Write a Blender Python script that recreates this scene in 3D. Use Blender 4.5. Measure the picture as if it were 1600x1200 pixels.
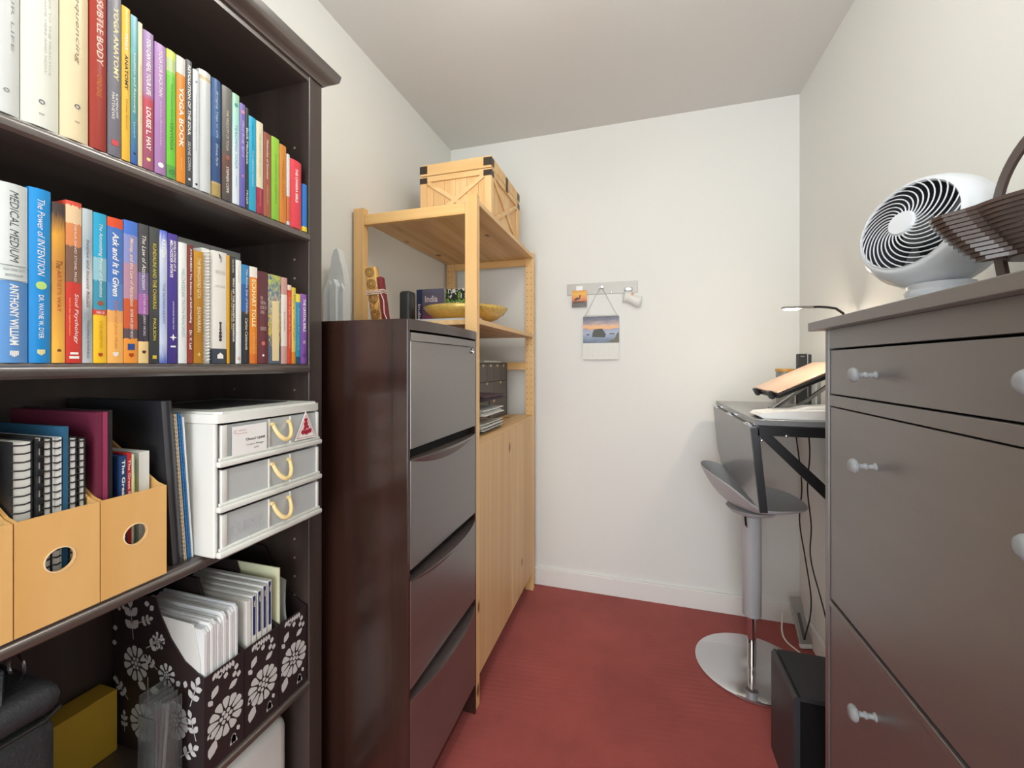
import bpy, bmesh, math, random
from mathutils import Vector, Matrix
random.seed(7)
for o in list(bpy.data.objects): bpy.data.objects.remove(o)
S = bpy.context.scene
C = S.collection
PI = math.pi
CAMH = 1.196
# ---------------------------------------------------------------- camera
F = 659.0
cam_d = bpy.data.cameras.new('camera'); cam = bpy.data.objects.new('camera', cam_d); C.objects.link(cam)
cam_d.sensor_width = 36; cam_d.lens = F * 36 / 1600; cam_d.shift_y = -30 / 1600; cam_d.clip_start = 0.02
YAW = math.atan(201 / F)
cam.location = (0, 0, CAMH); cam.rotation_euler = (PI / 2, 0, YAW)
S.camera = cam
# ---------------------------------------------------------------- world, lights, exposure
S.view_settings.view_transform = 'Standard'; S.view_settings.look = 'None'
S.view_settings.gamma = 1; S.view_settings.exposure = 0.28; S.view_settings.use_curve_mapping = False
w = bpy.data.worlds.new('world'); S.world = w; w.use_nodes = True
w.node_tree.nodes['Background'].inputs[0].default_value = (0.9, 0.95, 1.0, 1)
w.node_tree.nodes['Background'].inputs[1].default_value = 1.3
def area(name, loc, size, size_y, power, color, rot):
    l = bpy.data.lights.new(name, 'AREA'); l.shape = 'RECTANGLE'; l.size = size; l.size_y = size_y
    l.energy = power; l.color = color
    o = bpy.data.objects.new(name, l); o.location = loc; o.rotation_euler = rot; C.objects.link(o); return o
# added fill light, tinted like daylight, at the unseen opening behind the camera
area('rear_fill_light', (-0.15, -1.95, 1.25), 1.5, 2.0, 44, (0.90, 0.96, 1.0), (PI / 2, 0, 0))
LAMP = 19          # radiance of the added, unseen globe lights (built with the room below)

# ---------------------------------------------------------------- helpers
cs, sn = math.cos(YAW), math.sin(YAW)
def ray(u, v):
    xc = (u - 800) / F; d = cs + xc * sn
    return (-sn + xc * cs), d, -(v - 570) / F          # world direction x, y, z
def at(u, v, X=None, Y=None, Z=None):
    x, y, z = ray(u, v)
    t = X / x if X is not None else (Y / y if Y is not None else (Z - CAMH) / z)
    return Vector((x * t, y * t, z * t + CAMH))
def yx(u, X): return at(u, 570, X=X).y

def lin(h):
    h = h.lstrip('#'); r = []
    for i in (0, 2, 4):
        c = int(h[i:i + 2], 16) / 255
        r.append(c / 12.92 if c <= .04045 else ((c + .055) / 1.055) ** 2.4)
    return (*r, 1)
def newmat(name):
    m = bpy.data.materials.new(name); m.use_nodes = True
    nt = m.node_tree; return m, nt, nt.nodes['Principled BSDF']
_mc = {}
def mat(name, col, rough=.5, metal=0, ior=1.45, trans=0, emit=0, coat=0, alpha=1, bump=0, bscale=200, vary=0, vscale=6):
    if name in _mc: return _mc[name]
    m, nt, b = newmat(name)
    c = lin(col)
    b.inputs['Base Color'].default_value = c; b.inputs['Roughness'].default_value = rough
    b.inputs['Metallic'].default_value = metal; b.inputs['IOR'].default_value = ior
    b.inputs['Transmission Weight'].default_value = trans; b.inputs['Coat Weight'].default_value = coat
    b.inputs['Alpha'].default_value = alpha
    if emit:
        b.inputs['Emission Color'].default_value = c; b.inputs['Emission Strength'].default_value = emit
    if bump or vary:
        tc = nt.nodes.new('ShaderNodeTexCoord')
    if bump:
        n = nt.nodes.new('ShaderNodeTexNoise'); n.inputs['Scale'].default_value = bscale
        bp = nt.nodes.new('ShaderNodeBump'); bp.inputs['Strength'].default_value = bump; bp.inputs['Distance'].default_value = .002
        nt.links.new(tc.outputs['Object'], n.inputs['Vector']); nt.links.new(n.outputs['Fac'], bp.inputs['Height'])
        nt.links.new(bp.outputs['Normal'], b.inputs['Normal'])
    if vary:
        n = nt.nodes.new('ShaderNodeTexNoise'); n.inputs['Scale'].default_value = vscale; n.inputs['Detail'].default_value = 4
        mx = nt.nodes.new('ShaderNodeMix'); mx.data_type = 'RGBA'
        mx.inputs['A'].default_value = [k * (1 - vary) for k in c[:3]] + [1]; mx.inputs['B'].default_value = [min(1, k * (1 + vary)) for k in c[:3]] + [1]
        nt.links.new(tc.outputs['Object'], n.inputs['Vector']); nt.links.new(n.outputs['Fac'], mx.inputs['Factor'])
        nt.links.new(mx.outputs['Result'], b.inputs['Base Color'])
    _mc[name] = m; return m
def wood(name, c1, c2, axis=2, scale=14, stretch=.06, rough=.45, knots=True, ior=1.45, detail=6):
    """grain runs along the given axis (object coordinates)"""
    if name in _mc: return _mc[name]
    m, nt, b = newmat(name)
    tc = nt.nodes.new('ShaderNodeTexCoord'); mp = nt.nodes.new('ShaderNodeMapping')
    s = [1, 1, 1]; s[axis] = stretch; mp.inputs['Scale'].default_value = s
    mp.inputs['Location'].default_value = (random.random() * 5, random.random() * 5, random.random() * 5)
    n = nt.nodes.new('ShaderNodeTexNoise'); n.inputs['Scale'].default_value = scale; n.inputs['Detail'].default_value = detail; n.inputs['Distortion'].default_value = .5
    cr = nt.nodes.new('ShaderNodeValToRGB')
    cr.color_ramp.elements[0].position = .36; cr.color_ramp.elements[0].color = lin(c1)
    cr.color_ramp.elements[1].position = .64; cr.color_ramp.elements[1].color = lin(c2)
    nt.links.new(tc.outputs['Object'], mp.inputs['Vector']); nt.links.new(mp.outputs['Vector'], n.inputs['Vector']); nt.links.new(n.outputs['Fac'], cr.inputs['Fac'])
    out = cr.outputs['Color']
    if knots:
        mp2 = nt.nodes.new('ShaderNodeMapping'); s2 = [1, 1, 1]; s2[axis] = .55; mp2.inputs['Scale'].default_value = s2
        v = nt.nodes.new('ShaderNodeTexVoronoi'); v.inputs['Scale'].default_value = 8
        r2 = nt.nodes.new('ShaderNodeValToRGB'); r2.color_ramp.elements[0].position = .07; r2.color_ramp.elements[0].color = (1, 1, 1, 1)
        r2.color_ramp.elements[1].position = .125; r2.color_ramp.elements[1].color = (0, 0, 0, 1)
        mx = nt.nodes.new('ShaderNodeMix'); mx.data_type = 'RGBA'; mx.inputs['B'].default_value = lin('#7a5228')
        nt.links.new(tc.outputs['Object'], mp2.inputs['Vector']); nt.links.new(mp2.outputs['Vector'], v.inputs['Vector'])
        nt.links.new(v.outputs['Distance'], r2.inputs['Fac']); nt.links.new(r2.outputs['Color'], mx.inputs['Factor']); nt.links.new(out, mx.inputs['A'])
        out = mx.outputs['Result']
    nt.links.new(out, b.inputs['Base Color']); b.inputs['Roughness'].default_value = rough; b.inputs['IOR'].default_value = ior
    _mc[name] = m; return m
_sp = [0]
def print_mat(stops, noise=0, rough=.35, hard=True, axis='Z', nscale=9):
    """printed surface: colour stops (fraction from the bottom, hex) along one axis of the part"""
    _sp[0] += 1
    m, nt, b = newmat('printed_cover_%d' % _sp[0])
    b.inputs['Roughness'].default_value = rough
    if len(stops) == 1:
        c = lin(stops[0][1])
        if not noise: b.inputs['Base Color'].default_value = c; return m
        stops = [(0, stops[0][1]), (1, stops[0][1])]
    tc = nt.nodes.new('ShaderNodeTexCoord'); sp = nt.nodes.new('ShaderNodeSeparateXYZ'); nt.links.new(tc.outputs['Generated'], sp.inputs[0])
    cr = nt.nodes.new('ShaderNodeValToRGB'); cr.color_ramp.interpolation = 'CONSTANT' if hard else 'LINEAR'
    el = cr.color_ramp.elements
    while len(el) < len(stops): el.new(.5)
    for e, (p, c) in zip(el, stops): e.position = p; e.color = lin(c)
    src = sp.outputs[axis]
    if noise:
        n = nt.nodes.new('ShaderNodeTexNoise'); n.inputs['Scale'].default_value = nscale; n.inputs['Detail'].default_value = 5
        a = nt.nodes.new('ShaderNodeMath'); a.operation = 'SUBTRACT'; a.inputs[1].default_value = .5
        mu = nt.nodes.new('ShaderNodeMath'); mu.operation = 'MULTIPLY'; mu.inputs[1].default_value = noise
        ad = nt.nodes.new('ShaderNodeMath'); ad.operation = 'ADD'
        nt.links.new(tc.outputs['Generated'], n.inputs['Vector']); nt.links.new(n.outputs['Fac'], a.inputs[0]); nt.links.new(a.outputs[0], mu.inputs[0])
        nt.links.new(mu.outputs[0], ad.inputs[0]); nt.links.new(src, ad.inputs[1]); src = ad.outputs[0]
    nt.links.new(src, cr.inputs['Fac']); nt.links.new(cr.outputs['Color'], b.inputs['Base Color'])
    return m

class MB:
    def __init__(s): s.bm = bmesh.new(); s.mi = 0
    def _f(s, vs):
        try: f = s.bm.faces.new(vs); f.material_index = s.mi; return f
        except ValueError: return None
    def box(s, x0, x1, y0, y1, z0, z1, M=None):
        v = [s.bm.verts.new(p) for p in [(x0, y0, z0), (x1, y0, z0), (x1, y1, z0), (x0, y1, z0), (x0, y0, z1), (x1, y0, z1), (x1, y1, z1), (x0, y1, z1)]]
        for q in [(0, 3, 2, 1), (4, 5, 6, 7), (0, 1, 5, 4), (1, 2, 6, 5), (2, 3, 7, 6), (3, 0, 4, 7)]: s._f([v[i] for i in q])
        if M is not None:
            for k in v: k.co = M @ k.co
        return s
    def bbox(s, x0, x1, y0, y1, z0, z1, r=.003, M=None, seg=2):
        t = bmesh.new(); v = [t.verts.new(p) for p in [(x0, y0, z0), (x1, y0, z0), (x1, y1, z0), (x0, y1, z0), (x0, y0, z1), (x1, y0, z1), (x1, y1, z1), (x0, y1, z1)]]
        for q in [(0, 3, 2, 1), (4, 5, 6, 7), (0, 1, 5, 4), (1, 2, 6, 5), (2, 3, 7, 6), (3, 0, 4, 7)]: t.faces.new([v[i] for i in q])
        bmesh.ops.bevel(t, geom=list(t.edges), offset=r, segments=seg, affect='EDGES', profile=.5)
        s.merge(t, M); return s
    def merge(s, t, M=None):
        mp = {}
        for v in t.verts: mp[v] = s.bm.verts.new(M @ v.co if M is not None else v.co)
        for f in t.faces: s._f([mp[v] for v in f.verts])
        t.free()
    def prism(s, poly, h0, h1, axis='z', M=None):
        """poly in the plane across the axis: z->(x,y)  y->(x,z)  x->(y,z)"""
        def P(a, b, h): return {'z': (a, b, h), 'y': (a, h, b), 'x': (h, a, b)}[axis]
        lo = [s.bm.verts.new(P(a, b, h0)) for a, b in poly]; hi = [s.bm.verts.new(P(a, b, h1)) for a, b in poly]
        n = len(poly)
        s._f(lo[::-1]); s._f(hi)
        for i in range(n): s._f([lo[i], lo[(i + 1) % n], hi[(i + 1) % n], hi[i]])
        if M is not None:
            for k in lo + hi: k.co = M @ k.co
        return s
    def lathe(s, prof, n=32, M=None, closed=False):
        rings = []
        for r, z in prof:
            if r < 1e-6: rings.append([s.bm.verts.new((0, 0, z))])
            else: rings.append([s.bm.verts.new((r * math.cos(2 * PI * i / n), r * math.sin(2 * PI * i / n), z)) for i in range(n)])
        for a, b in zip(rings, rings[1:]):
            for i in range(n):
                j = (i + 1) % n
                if len(a) == 1 and len(b) == 1: continue
                if len(a) == 1: s._f([a[0], b[j], b[i]])
                elif len(b) == 1: s._f([a[i], a[j], b[0]])
                else: s._f([a[i], a[j], b[j], b[i]])
        if not closed:
            if len(rings[0]) > 1: s._f(rings[0][::-1])
            if len(rings[-1]) > 1: s._f(rings[-1])
        if M is not None:
            for rg in rings:
                for v in rg: v.co = M @ v.co
        return s
    def tube(s, pts, r, n=8, closed=False, flat=None, up=None):
        """round (or flat = (width, thickness)) section along a path"""
        pts = [Vector(p) for p in pts]; rings = []; N = len(pts); prev = None
        for i, p in enumerate(pts):
            a = pts[(i - 1) % N] if (i or closed) else p; b = pts[(i + 1) % N] if (i < N - 1 or closed) else p
            t = (b - a).normalized()
            if up is not None: u = Vector(up)
            elif prev is None: u = Vector((0, 0, 1)) if abs(t.z) < .9 else Vector((1, 0, 0))
            else: u = prev
            x = t.cross(u)
            if x.length < 1e-6: x = t.orthogonal()
            x.normalize(); y = x.cross(t).normalized(); prev = y
            rr = r[i] if isinstance(r, (list, tuple)) else r
            if flat: rings.append([s.bm.verts.new(p + x * a_ * flat[0] / 2 + y * b_ * flat[1] / 2) for a_, b_ in ((-1, -1), (1, -1), (1, 1), (-1, 1))])
            else: rings.append([s.bm.verts.new(p + x * rr * math.cos(2 * PI * k / n) + y * rr * math.sin(2 * PI * k / n)) for k in range(n)])
        m = len(rings[0])
        for i in range(N if closed else N - 1):
            a, b = rings[i], rings[(i + 1) % N]
            for k in range(m): s._f([a[k], a[(k + 1) % m], b[(k + 1) % m], b[k]])
        if not closed: s._f(rings[0][::-1]); s._f(rings[-1])
        return s
    def build(s, name, m, parent=None, smooth=False, loc=None, rot=None):
        bmesh.ops.recalc_face_normals(s.bm, faces=list(s.bm.faces))
        me = bpy.data.meshes.new(name); s.bm.to_mesh(me); s.bm.free()
        for k in (m if isinstance(m, (list, tuple)) else [m]): me.materials.append(k)
        if smooth:
            for p in me.polygons: p.use_smooth = True
            if smooth != 'all': me.set_sharp_from_angle(angle=math.radians(38))
        o = bpy.data.objects.new(name, me); C.objects.link(o)
        if parent is not None: o.parent = parent
        if loc is not None: o.location = loc
        if rot is not None: o.rotation_euler = rot
        return o
def tag(o, label, cat, group=None, kind=None):
    o['label'] = label; o['category'] = cat
    if group: o['group'] = group
    if kind: o['kind'] = kind
    return o
def thing(name, label, cat, loc=(0, 0, 0), rz=0, group=None):
    o = bpy.data.objects.new(name, None); C.objects.link(o); o.empty_display_size = .05
    o.location = loc; o.rotation_euler = (0, 0, rz); return tag(o, label, cat, group)
def struct(o): o['kind'] = 'structure'; return o
def text_mb(mb, s, O, ex, ey, size, length=None, bold=0, shear=0, align='CENTER', height=None, bend=None, lift=.0004):
    """append flat lettering: O = centre, ex = reading direction, ey = up of the letters"""
    cu = bpy.data.curves.new('t', 'FONT'); cu.body = s; cu.size = 1; cu.resolution_u = 2; cu.offset = bold; cu.shear = shear
    cu.align_x = 'LEFT'; cu.space_line = .95
    ob = bpy.data.objects.new('t', cu); C.objects.link(ob)
    dg = bpy.context.evaluated_depsgraph_get(); me = bpy.data.meshes.new_from_object(ob.evaluated_get(dg))
    C.objects.unlink(ob); bpy.data.objects.remove(ob); bpy.data.curves.remove(cu)
    if not me.vertices: return
    xs = [v.co.x for v in me.vertices]; ys = [v.co.y for v in me.vertices]
    x0, x1, y0, y1 = min(xs), max(xs), min(ys), max(ys)
    sx = sy = size
    if height: sy = height / max(1e-6, (y1 - y0)); sx = sy
    if length: sx = length / max(1e-6, (x1 - x0)); 
    if length and not height and not size: sy = sx
    ex = Vector(ex); ey = Vector(ey); ez = ex.cross(ey); O = Vector(O)
    vs = []
    for v in me.vertices:
        a = (v.co.x - (x0 + x1) / 2) * sx; b = (v.co.y - (y0 + y1) / 2) * sy
        off = lift + (bend(b) if bend else 0)
        vs.append(mb.bm.verts.new(O + ex * a + ey * b + ez * off))
    for p in me.polygons: mb._f([vs[i] for i in p.vertices])
    bpy.data.meshes.remove(me)

# ---------------------------------------------------------------- materials
M_wall = mat('wall_paint', '#e4e4e0', .75, bump=.05, bscale=300)
M_ceil = mat('ceiling_paint', '#dbdbd8', .85)
M_trim = mat('white_trim', '#eae8e4', .4)
M_dark = wood('black_brown_wood', '#372e2a', '#463b37', 2, 20, .05, .34, False, 1.6)
M_darkY = wood('black_brown_wood_lengthways', '#3e3532', '#50453f', 1, 20, .05, .3, False, 2.2)
M_file = wood('dark_cherry_veneer', '#2a1914', '#3b241d', 2, 16, .05, .22, False, 1.75)
M_filef = wood('dark_cherry_front', '#453a38', '#4e4240', 1, 16, .05, .34, False, 3.0)
M_dres = wood('stained_dresser_wood', '#4a4442', '#514a48', 1, 16, .05, .38, False, 3.0)
M_pine = wood('pine_upright', '#e0b274', '#eac28a', 2, 22, .05, .4)
M_pineY = wood('pine_board', '#c99c64', '#e6c08c', 1, 16, .05, .45)
M_pineX = wood('pine_rail', '#dfb070', '#ecc384', 0, 20, .05, .45)
M_pined = wood('pine_door', '#d4ab76', '#e4c190', 2, 14, .04, .45)
M_birch = wood('birch_plywood', '#dba863', '#e6b877', 2, 12, .08, .4, False)
M_black = mat('black_plastic', '#1c1c1e', .4)
M_blackm = mat('black_metal', '#17171a', .35, coat=.3)
M_gap = mat('dark_gap', '#080707', .8)
M_white = mat('white_plastic', '#eceeee', .3)
M_paper = mat('paper', '#e2e2dc', .7)
M_cream = mat('cream_paper', '#ded6b8', .7)
M_chrome = mat('chrome', '#d8d8da', .06, 1)
M_steel = mat('brushed_steel', '#aaa7a2', .5, .55)
M_silver = mat('silver_metal', '#b9babb', .25, 1)
M_greyp = mat('grey_plastic', '#a3a5a8', .35)
M_knob = mat('grey_knob', '#8f9294', .38)
M_ink = mat('ink_black', '#20201f', .5)
M_clear = mat('clear_plastic', '#eef2f2', .08, trans=.96, ior=1.3)

# ---------------------------------------------------------------- the room
XL, XR, YB, ZC, YR = -1.059, .702, 2.25, CAMH + 1.25, -2.0
struct(MB().box(XL - .1, XR + .1, YR - .6, YB + .1, -.08, 0).build('floor', None))
def carpet():
    m, nt, b = newmat('red_carpet')
    tc = nt.nodes.new('ShaderNodeTexCoord')
    n = nt.nodes.new('ShaderNodeTexNoise'); n.inputs['Scale'].default_value = 3.5; n.inputs['Detail'].default_value = 6; n.inputs['Roughness'].default_value = .6
    cr = nt.nodes.new('ShaderNodeValToRGB'); cr.color_ramp.elements[0].position = .3; cr.color_ramp.elements[0].color = lin('#943f39')
    cr.color_ramp.elements[1].position = .7; cr.color_ramp.elements[1].color = lin('#ab4d46')
    mp = nt.nodes.new('ShaderNodeMapping'); mp.inputs['Rotation'].default_value = (0, 0, -.12)
    wv = nt.nodes.new('ShaderNodeTexWave'); wv.bands_direction = 'Y'; wv.inputs['Scale'].default_value = 14; wv.inputs['Distortion'].default_value = .8; wv.inputs['Detail'].default_value = 2
    n2 = nt.nodes.new('ShaderNodeTexNoise'); n2.inputs['Scale'].default_value = 1.7
    r3 = nt.nodes.new('ShaderNodeValToRGB'); r3.color_ramp.elements[0].position = .45; r3.color_ramp.elements[1].position = .65; r3.color_ramp.elements[1].color = (.3, .3, .3, 1)
    mu = nt.nodes.new('ShaderNodeMath'); mu.operation = 'MULTIPLY'
    mx = nt.nodes.new('ShaderNodeMix'); mx.data_type = 'RGBA'; mx.blend_type = 'MULTIPLY'; mx.inputs['B'].default_value = (.45, .4, .4, 1)
    f = nt.nodes.new('ShaderNodeTexNoise'); f.inputs['Scale'].default_value = 350
    bp = nt.nodes.new('ShaderNodeBump'); bp.inputs['Strength'].default_value = .5; bp.inputs['Distance'].default_value = .004
    L = nt.links.new
    L(tc.outputs['Object'], n.inputs['Vector']); L(n.outputs['Fac'], cr.inputs['Fac']); L(tc.outputs['Object'], mp.inputs['Vector']); L(mp.outputs['Vector'], wv.inputs['Vector'])
    L(tc.outputs['Object'], n2.inputs['Vector']); L(n2.outputs['Fac'], r3.inputs['Fac']); L(r3.outputs['Color'], mu.inputs[0]); L(wv.outputs['Fac'], mu.inputs[1])
    L(mu.outputs[0], mx.inputs['Factor']); L(cr.outputs['Color'], mx.inputs['A']); L(mx.outputs['Result'], b.inputs['Base Color'])
    L(tc.outputs['Object'], f.inputs['Vector']); L(f.outputs['Fac'], bp.inputs['Height']); L(bp.outputs['Normal'], b.inputs['Normal'])
    b.inputs['Roughness'].default_value = .95; b.inputs['Sheen Weight'].default_value = .15
    return m
bpy.data.objects['floor'].data.materials[0] = carpet()
struct(MB().box(XL - .1, XR + .1, YR - .6, YB + .1, ZC, ZC + .1).build('ceiling', M_ceil))
struct(MB().box(XL - .1, XL, YR, YB + .1, 0, ZC).build('wall_left', M_wall))
struct(MB().box(XR, XR + .1, YR, YB + .1, 0, ZC).build('wall_right', M_wall))
struct(MB().box(XL - .1, XR + .1, YB, YB + .1, 0, ZC).build('wall_back', M_wall))
struct(MB().box(XL - .1, -.95, YR - .1, YR, 0, ZC).box(.65, XR + .1, YR - .1, YR, 0, ZC).box(-.95, .65, YR - .1, YR, 2.3, ZC).build('wall_rear', M_wall))
def baseboard(name, x0, x1, y0, y1):
    struct(MB().bbox(x0, x1, y0, y1, 0.0, .093, .003).build(name, M_trim))
baseboard('baseboard_back', XL, XR, YB - .014, YB)
baseboard('baseboard_right', XR - .014, XR, YR, YB - .014)
baseboard('baseboard_left', XL, XL + .014, YR, YB - .014)
for lx, ly, lb in ((-.18, .85, 'added unseen white globe light hanging nearer the back wall'), (-.1, -.6, 'added unseen white globe light hanging nearer the doorway')):  # invented globes above the view, added to brighten room and ceiling
    t = thing('added_globe_light', lb, 'lamp', (lx, ly, ZC))
    MB().lathe([(.0, -.001), (.05, -.001), (.05, -.02), (.0, -.025)], 24).build('ceiling_plate', M_white, t, True)
    MB().lathe([(.0, -.02), (.004, -.02), (.004, -.15), (.0, -.15)], 8).build('rod', M_white, t, True)
    MB().lathe([(.11 * math.sin(PI * k / 14), -.25 + .11 * math.cos(PI * k / 14)) for k in range(15)], 28, closed=True).build('fill_globe', mat('fill_globe_glow', '#fdfcf3', .4, emit=LAMP), t, True)

# ---------------------------------------------------------------- dark bookcase
BX = -.757                                            # front plane of the shelves
ZS = [1.511, 1.198, .848, .446, .09]                  # shelf tops
bc = thing('bookcase', 'tall black-brown wooden bookcase crammed with books and boxes', 'bookcase', (-.9, .39, 0))
def loc(o, root):                                     # keep world position under a placed root
    o.location = -Vector(root.location); return o
Y0B, Y1B = -.04, .822
loc(MB().bbox(-1.03, BX, Y1B, .864, 0, 1.886, .002).build('side_panel', M_dark, bc), bc)
loc(MB().bbox(-1.03, BX, Y0B - .042, Y0B, 0, 1.886, .002).build('side_panel', M_dark, bc), bc)
loc(MB().box(-1.036, -1.03, Y0B - .04, .862, .06, 1.88).build('back_panel', M_dark, bc), bc)
def rail(z, th=.021, x1=BX + .004):
    """shelf with a rounded nosing and a small step"""
    return [(-1.03, z - .017), (-.785, z - .017), (-.782, z - th), (x1 - .006, z - th), (x1 - .001, z - th + .004), (x1, z - th / 2), (x1 - .001, z - .0065), (x1 - .0035, z - .004), (x1 - .008, z - .003), (x1 - .009, z), (-1.03, z)]
for z in ZS:
    loc(MB().prism(rail(z), Y0B + .0005, Y1B - .0005, 'y').build('shelf', M_darkY, bc, True), bc)
loc(MB().box(-1.02, BX - .012, Y0B, Y1B, 0, .066).build('plinth', M_dark, bc), bc)
def cornice():
    m = MB()
    m.box(-1.03, BX - .002, Y0B, Y1B, 1.874, 1.886)
    prof = [(0, 1.886), (.004, 1.886), (.007, 1.891), (.013, 1.896), (.022, 1.901), (.028, 1.906), (.030, 1.912), (.032, 1.924), (.027, 1.93), (0, 1.93)]
    # mitred around the front and the two ends
    rows = []
    for d, z in prof:
        rows.append([m.bm.verts.new(p) for p in ((-1.03, Y0B - .042 - d, z), (BX + d, Y0B - .042 - d, z), (BX + d, .864 + d, z), (-1.03, .864 + d, z))])
    for a, b in zip(rows, rows[1:]):
        for i in range(3): m._f([a[i], a[i + 1], b[i + 1], b[i]])
    m._f([rows[0][i] for i in range(4)]); m._f([rows[-1][i] for i in range(4)][::-1])
    return m
loc(cornice().build('cornice', M_darkY, bc, True), bc)
holes = MB(); M_y = Matrix.Rotation(PI / 2, 4, 'X')
for z in [.55 + .045 * i for i in range(27)]:
    if min(abs(z - k) for k in ZS) < .03: continue
    for x in (-.80, -.99): holes.lathe([(0, 0), (.003, 0), (.003, .0006), (0, .0006)], 8, Matrix.Translation((x, Y1B - .0002, z)) @ M_y)
hl = loc(holes.build('shelf_pin_hole', mat('pin_hole', '#8b7f76', .5), bc), bc); hl['kind'] = 'stuff'
loc(MB().box(-1.0295, -1.029, .39, .3925, .87, 1.19).build('back_seam', M_gap, bc), bc)

# ---------------------------------------------------------------- books
def spine_arc(w, bulge):
    R = (w * w / 4 + bulge * bulge) / (2 * bulge) if bulge > 0 else 0
    return (lambda y: math.sqrt(max(0, R * R - y * y)) - (R - bulge)) if bulge > 0 else (lambda y: 0)
def book(label, u0, u1, v, stops, texts=(), X=-.760, zs=ZS[1], d=.15, hard=False, noise=0, hardstops=True, group=None, pages=None, h=None, marks=(), nscale=9, gloss=.35, side=None):
    ya, yb = yx(u0, X), min(.8208, yx(u1, X) - .0006)
    w = yb - ya
    if h is None: h = at(u0, v, X=X).z - zs
    z0 = zs + .0005
    t = thing('book', label, 'book', (X, (ya + yb) / 2, z0), group=group)
    bul = min(.004, w * .13) if hard else min(.0012, w * .08)
    arc = spine_arc(w, bul)
    th = .0022 if hard else .0008; hw = w / 2
    n = 8
    outer = [(arc(-hw + w * i / n) - bul, -hw + w * i / n) for i in range(n + 1)]
    inner = [(arc(-hw + th + (w - 2 * th) * i / n) - bul - th * 1.2, -hw + th + (w - 2 * th) * i / n) for i in range(n + 1)]
    poly = [(-d, -hw)] + outer + [(-d, hw), (-d, hw - th)] + inner[::-1] + [(-d, -hw + th)]
    cm = print_mat(stops, noise, gloss, hardstops, nscale=nscale)
    MB().prism(poly, 0, h).build('cover', cm, t, True)
    ins = .003 if hard else .0004
    MB().box(-d + ins, -bul - th * 1.2 - .0005, -hw + th, hw - th, ins, h - ins).build('pages', pages or M_paper, t)
    f = lambda y: arc(max(-hw, min(hw, y))) - bul
    for k, tx in enumerate(texts):
        s, col, f0, f1, sz = tx[:5]; st = tx[5] if len(tx) > 5 else ''
        yo = tx[6] if len(tx) > 6 else 0
        m = MB(); zc = h * (1 - (f0 + f1) / 2)
        if 'h' in st:      # written across the spine
            text_mb(m, s, (0, yo * w, zc), (0, 1, 0), (0, 0, 1), 0, length=w * sz, height=h * (f1 - f0), bend=None)
        else:
            text_mb(m, s, (0, yo * w, zc), (0, 0, -1), (0, 1, 0), 0, length=h * (f1 - f0), height=w * sz, bold=.02 if 'b' in st else 0, shear=.25 if 'i' in st else 0, bend=(lambda b: f(b + yo * w)))
        m.build('title' if k == 0 else ('author' if k == 1 else 'small_print'), mat('print_' + col[1:], col, .45), t)
    for (kind, col, fc, sz, *yo) in marks:
        m = MB(); zc = h * (1 - fc); r = w * sz / 2; y = (yo[0] if yo else 0) * w
        if kind == 'disc': m.lathe([(0, 0), (r, 0), (r, .0005), (0, .0005)], 16, Matrix.Translation((.0001, y, zc)) @ Matrix.Rotation(PI / 2, 4, 'Y'))
        elif kind == 'ring':
            m.lathe([(r * .72, 0), (r, 0), (r, .0005), (r * .72, .0005)], 16, Matrix.Translation((.0001, y, zc)) @ Matrix.Rotation(PI / 2, 4, 'Y'), closed=True)
        elif kind == 'star': m.prism([((r * (1.5 if i % 2 == 0 else .5)) * math.cos(i * PI / 4), zc + (r * (1.5 if i % 2 == 0 else .5)) * math.sin(i * PI / 4)) for i in range(8)], 0, .0005, 'x')
        elif kind == 'house':
            m.prism([(y - r, zc - r), (y + r, zc - r), (y + r, zc + r * .2), (y, zc + r), (y - r, zc + r * .2)], 0, .0005, 'x')
        elif kind == 'tree':
            for a in range(-2, 3): m.prism([(y + a * r * .4 - r * .14, zc - r + abs(a) * r * .3), (y + a * r * .4 + r * .14, zc - r + abs(a) * r * .3), (y + a * r * .4 + r * .14, zc + r), (y + a * r * .4 - r * .14, zc + r)], 0, .0005, 'x')
        elif kind == 'line': m.box(0, .0004, y - r, y + r, zc - .0005, zc + .0005)
        elif kind == 'bar': m.box(0, .0005, y - r, y + r, zc - r * .35, zc + r * .35)
        else: m.box(0, .0005, y - r, y + r, zc - r, zc + r)
        m.build('publisher_mark', mat('print_' + col[1:], col, .45), t)
    return t
G2 = 'books on the middle shelf'; A = 'on the middle shelf'
K2 = dict(group=G2)
W, BK, YL = '#f2f0ea', '#232323', '#f0c832'
book('thick white and blue hardcover, first at left on the middle shelf', -2, 46.5, 281, [(0, '#5a8fc9'), (.455, '#d3d9d7')], [('MEDICAL MEDIUM', '#4a5558', .04, .44, .3, 'i'), ('ANTHONY WILLIAM', W, .56, .9, .3, 'b'), ('NEW YORK TIMES', '#7c8688', .475, .488, .72, 'h'), ('BESTSELLER', '#7c8688', .505, .518, .6, 'h')], hard=True, marks=[('line', '#8a9496', .458, .92), ('line', '#8a9496', .54, .92), ('tree', W, .95, .3)], **K2)
book('bright blue hardcover, The Power of Intention, on the middle shelf', 47, 82, 291, [(0, '#1c86cc'), (1, '#1b93dc')], [('The Power of INTENTION', W, .06, .5, .34, 'i'), ('DR. WAYNE W. DYER', W, .61, .86, .24)], hard=True, hardstops=False, marks=[('disc', '#b7dc7c', .555, .5), ('tree', '#f3e7a0', .94, .36)], **K2)
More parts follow.
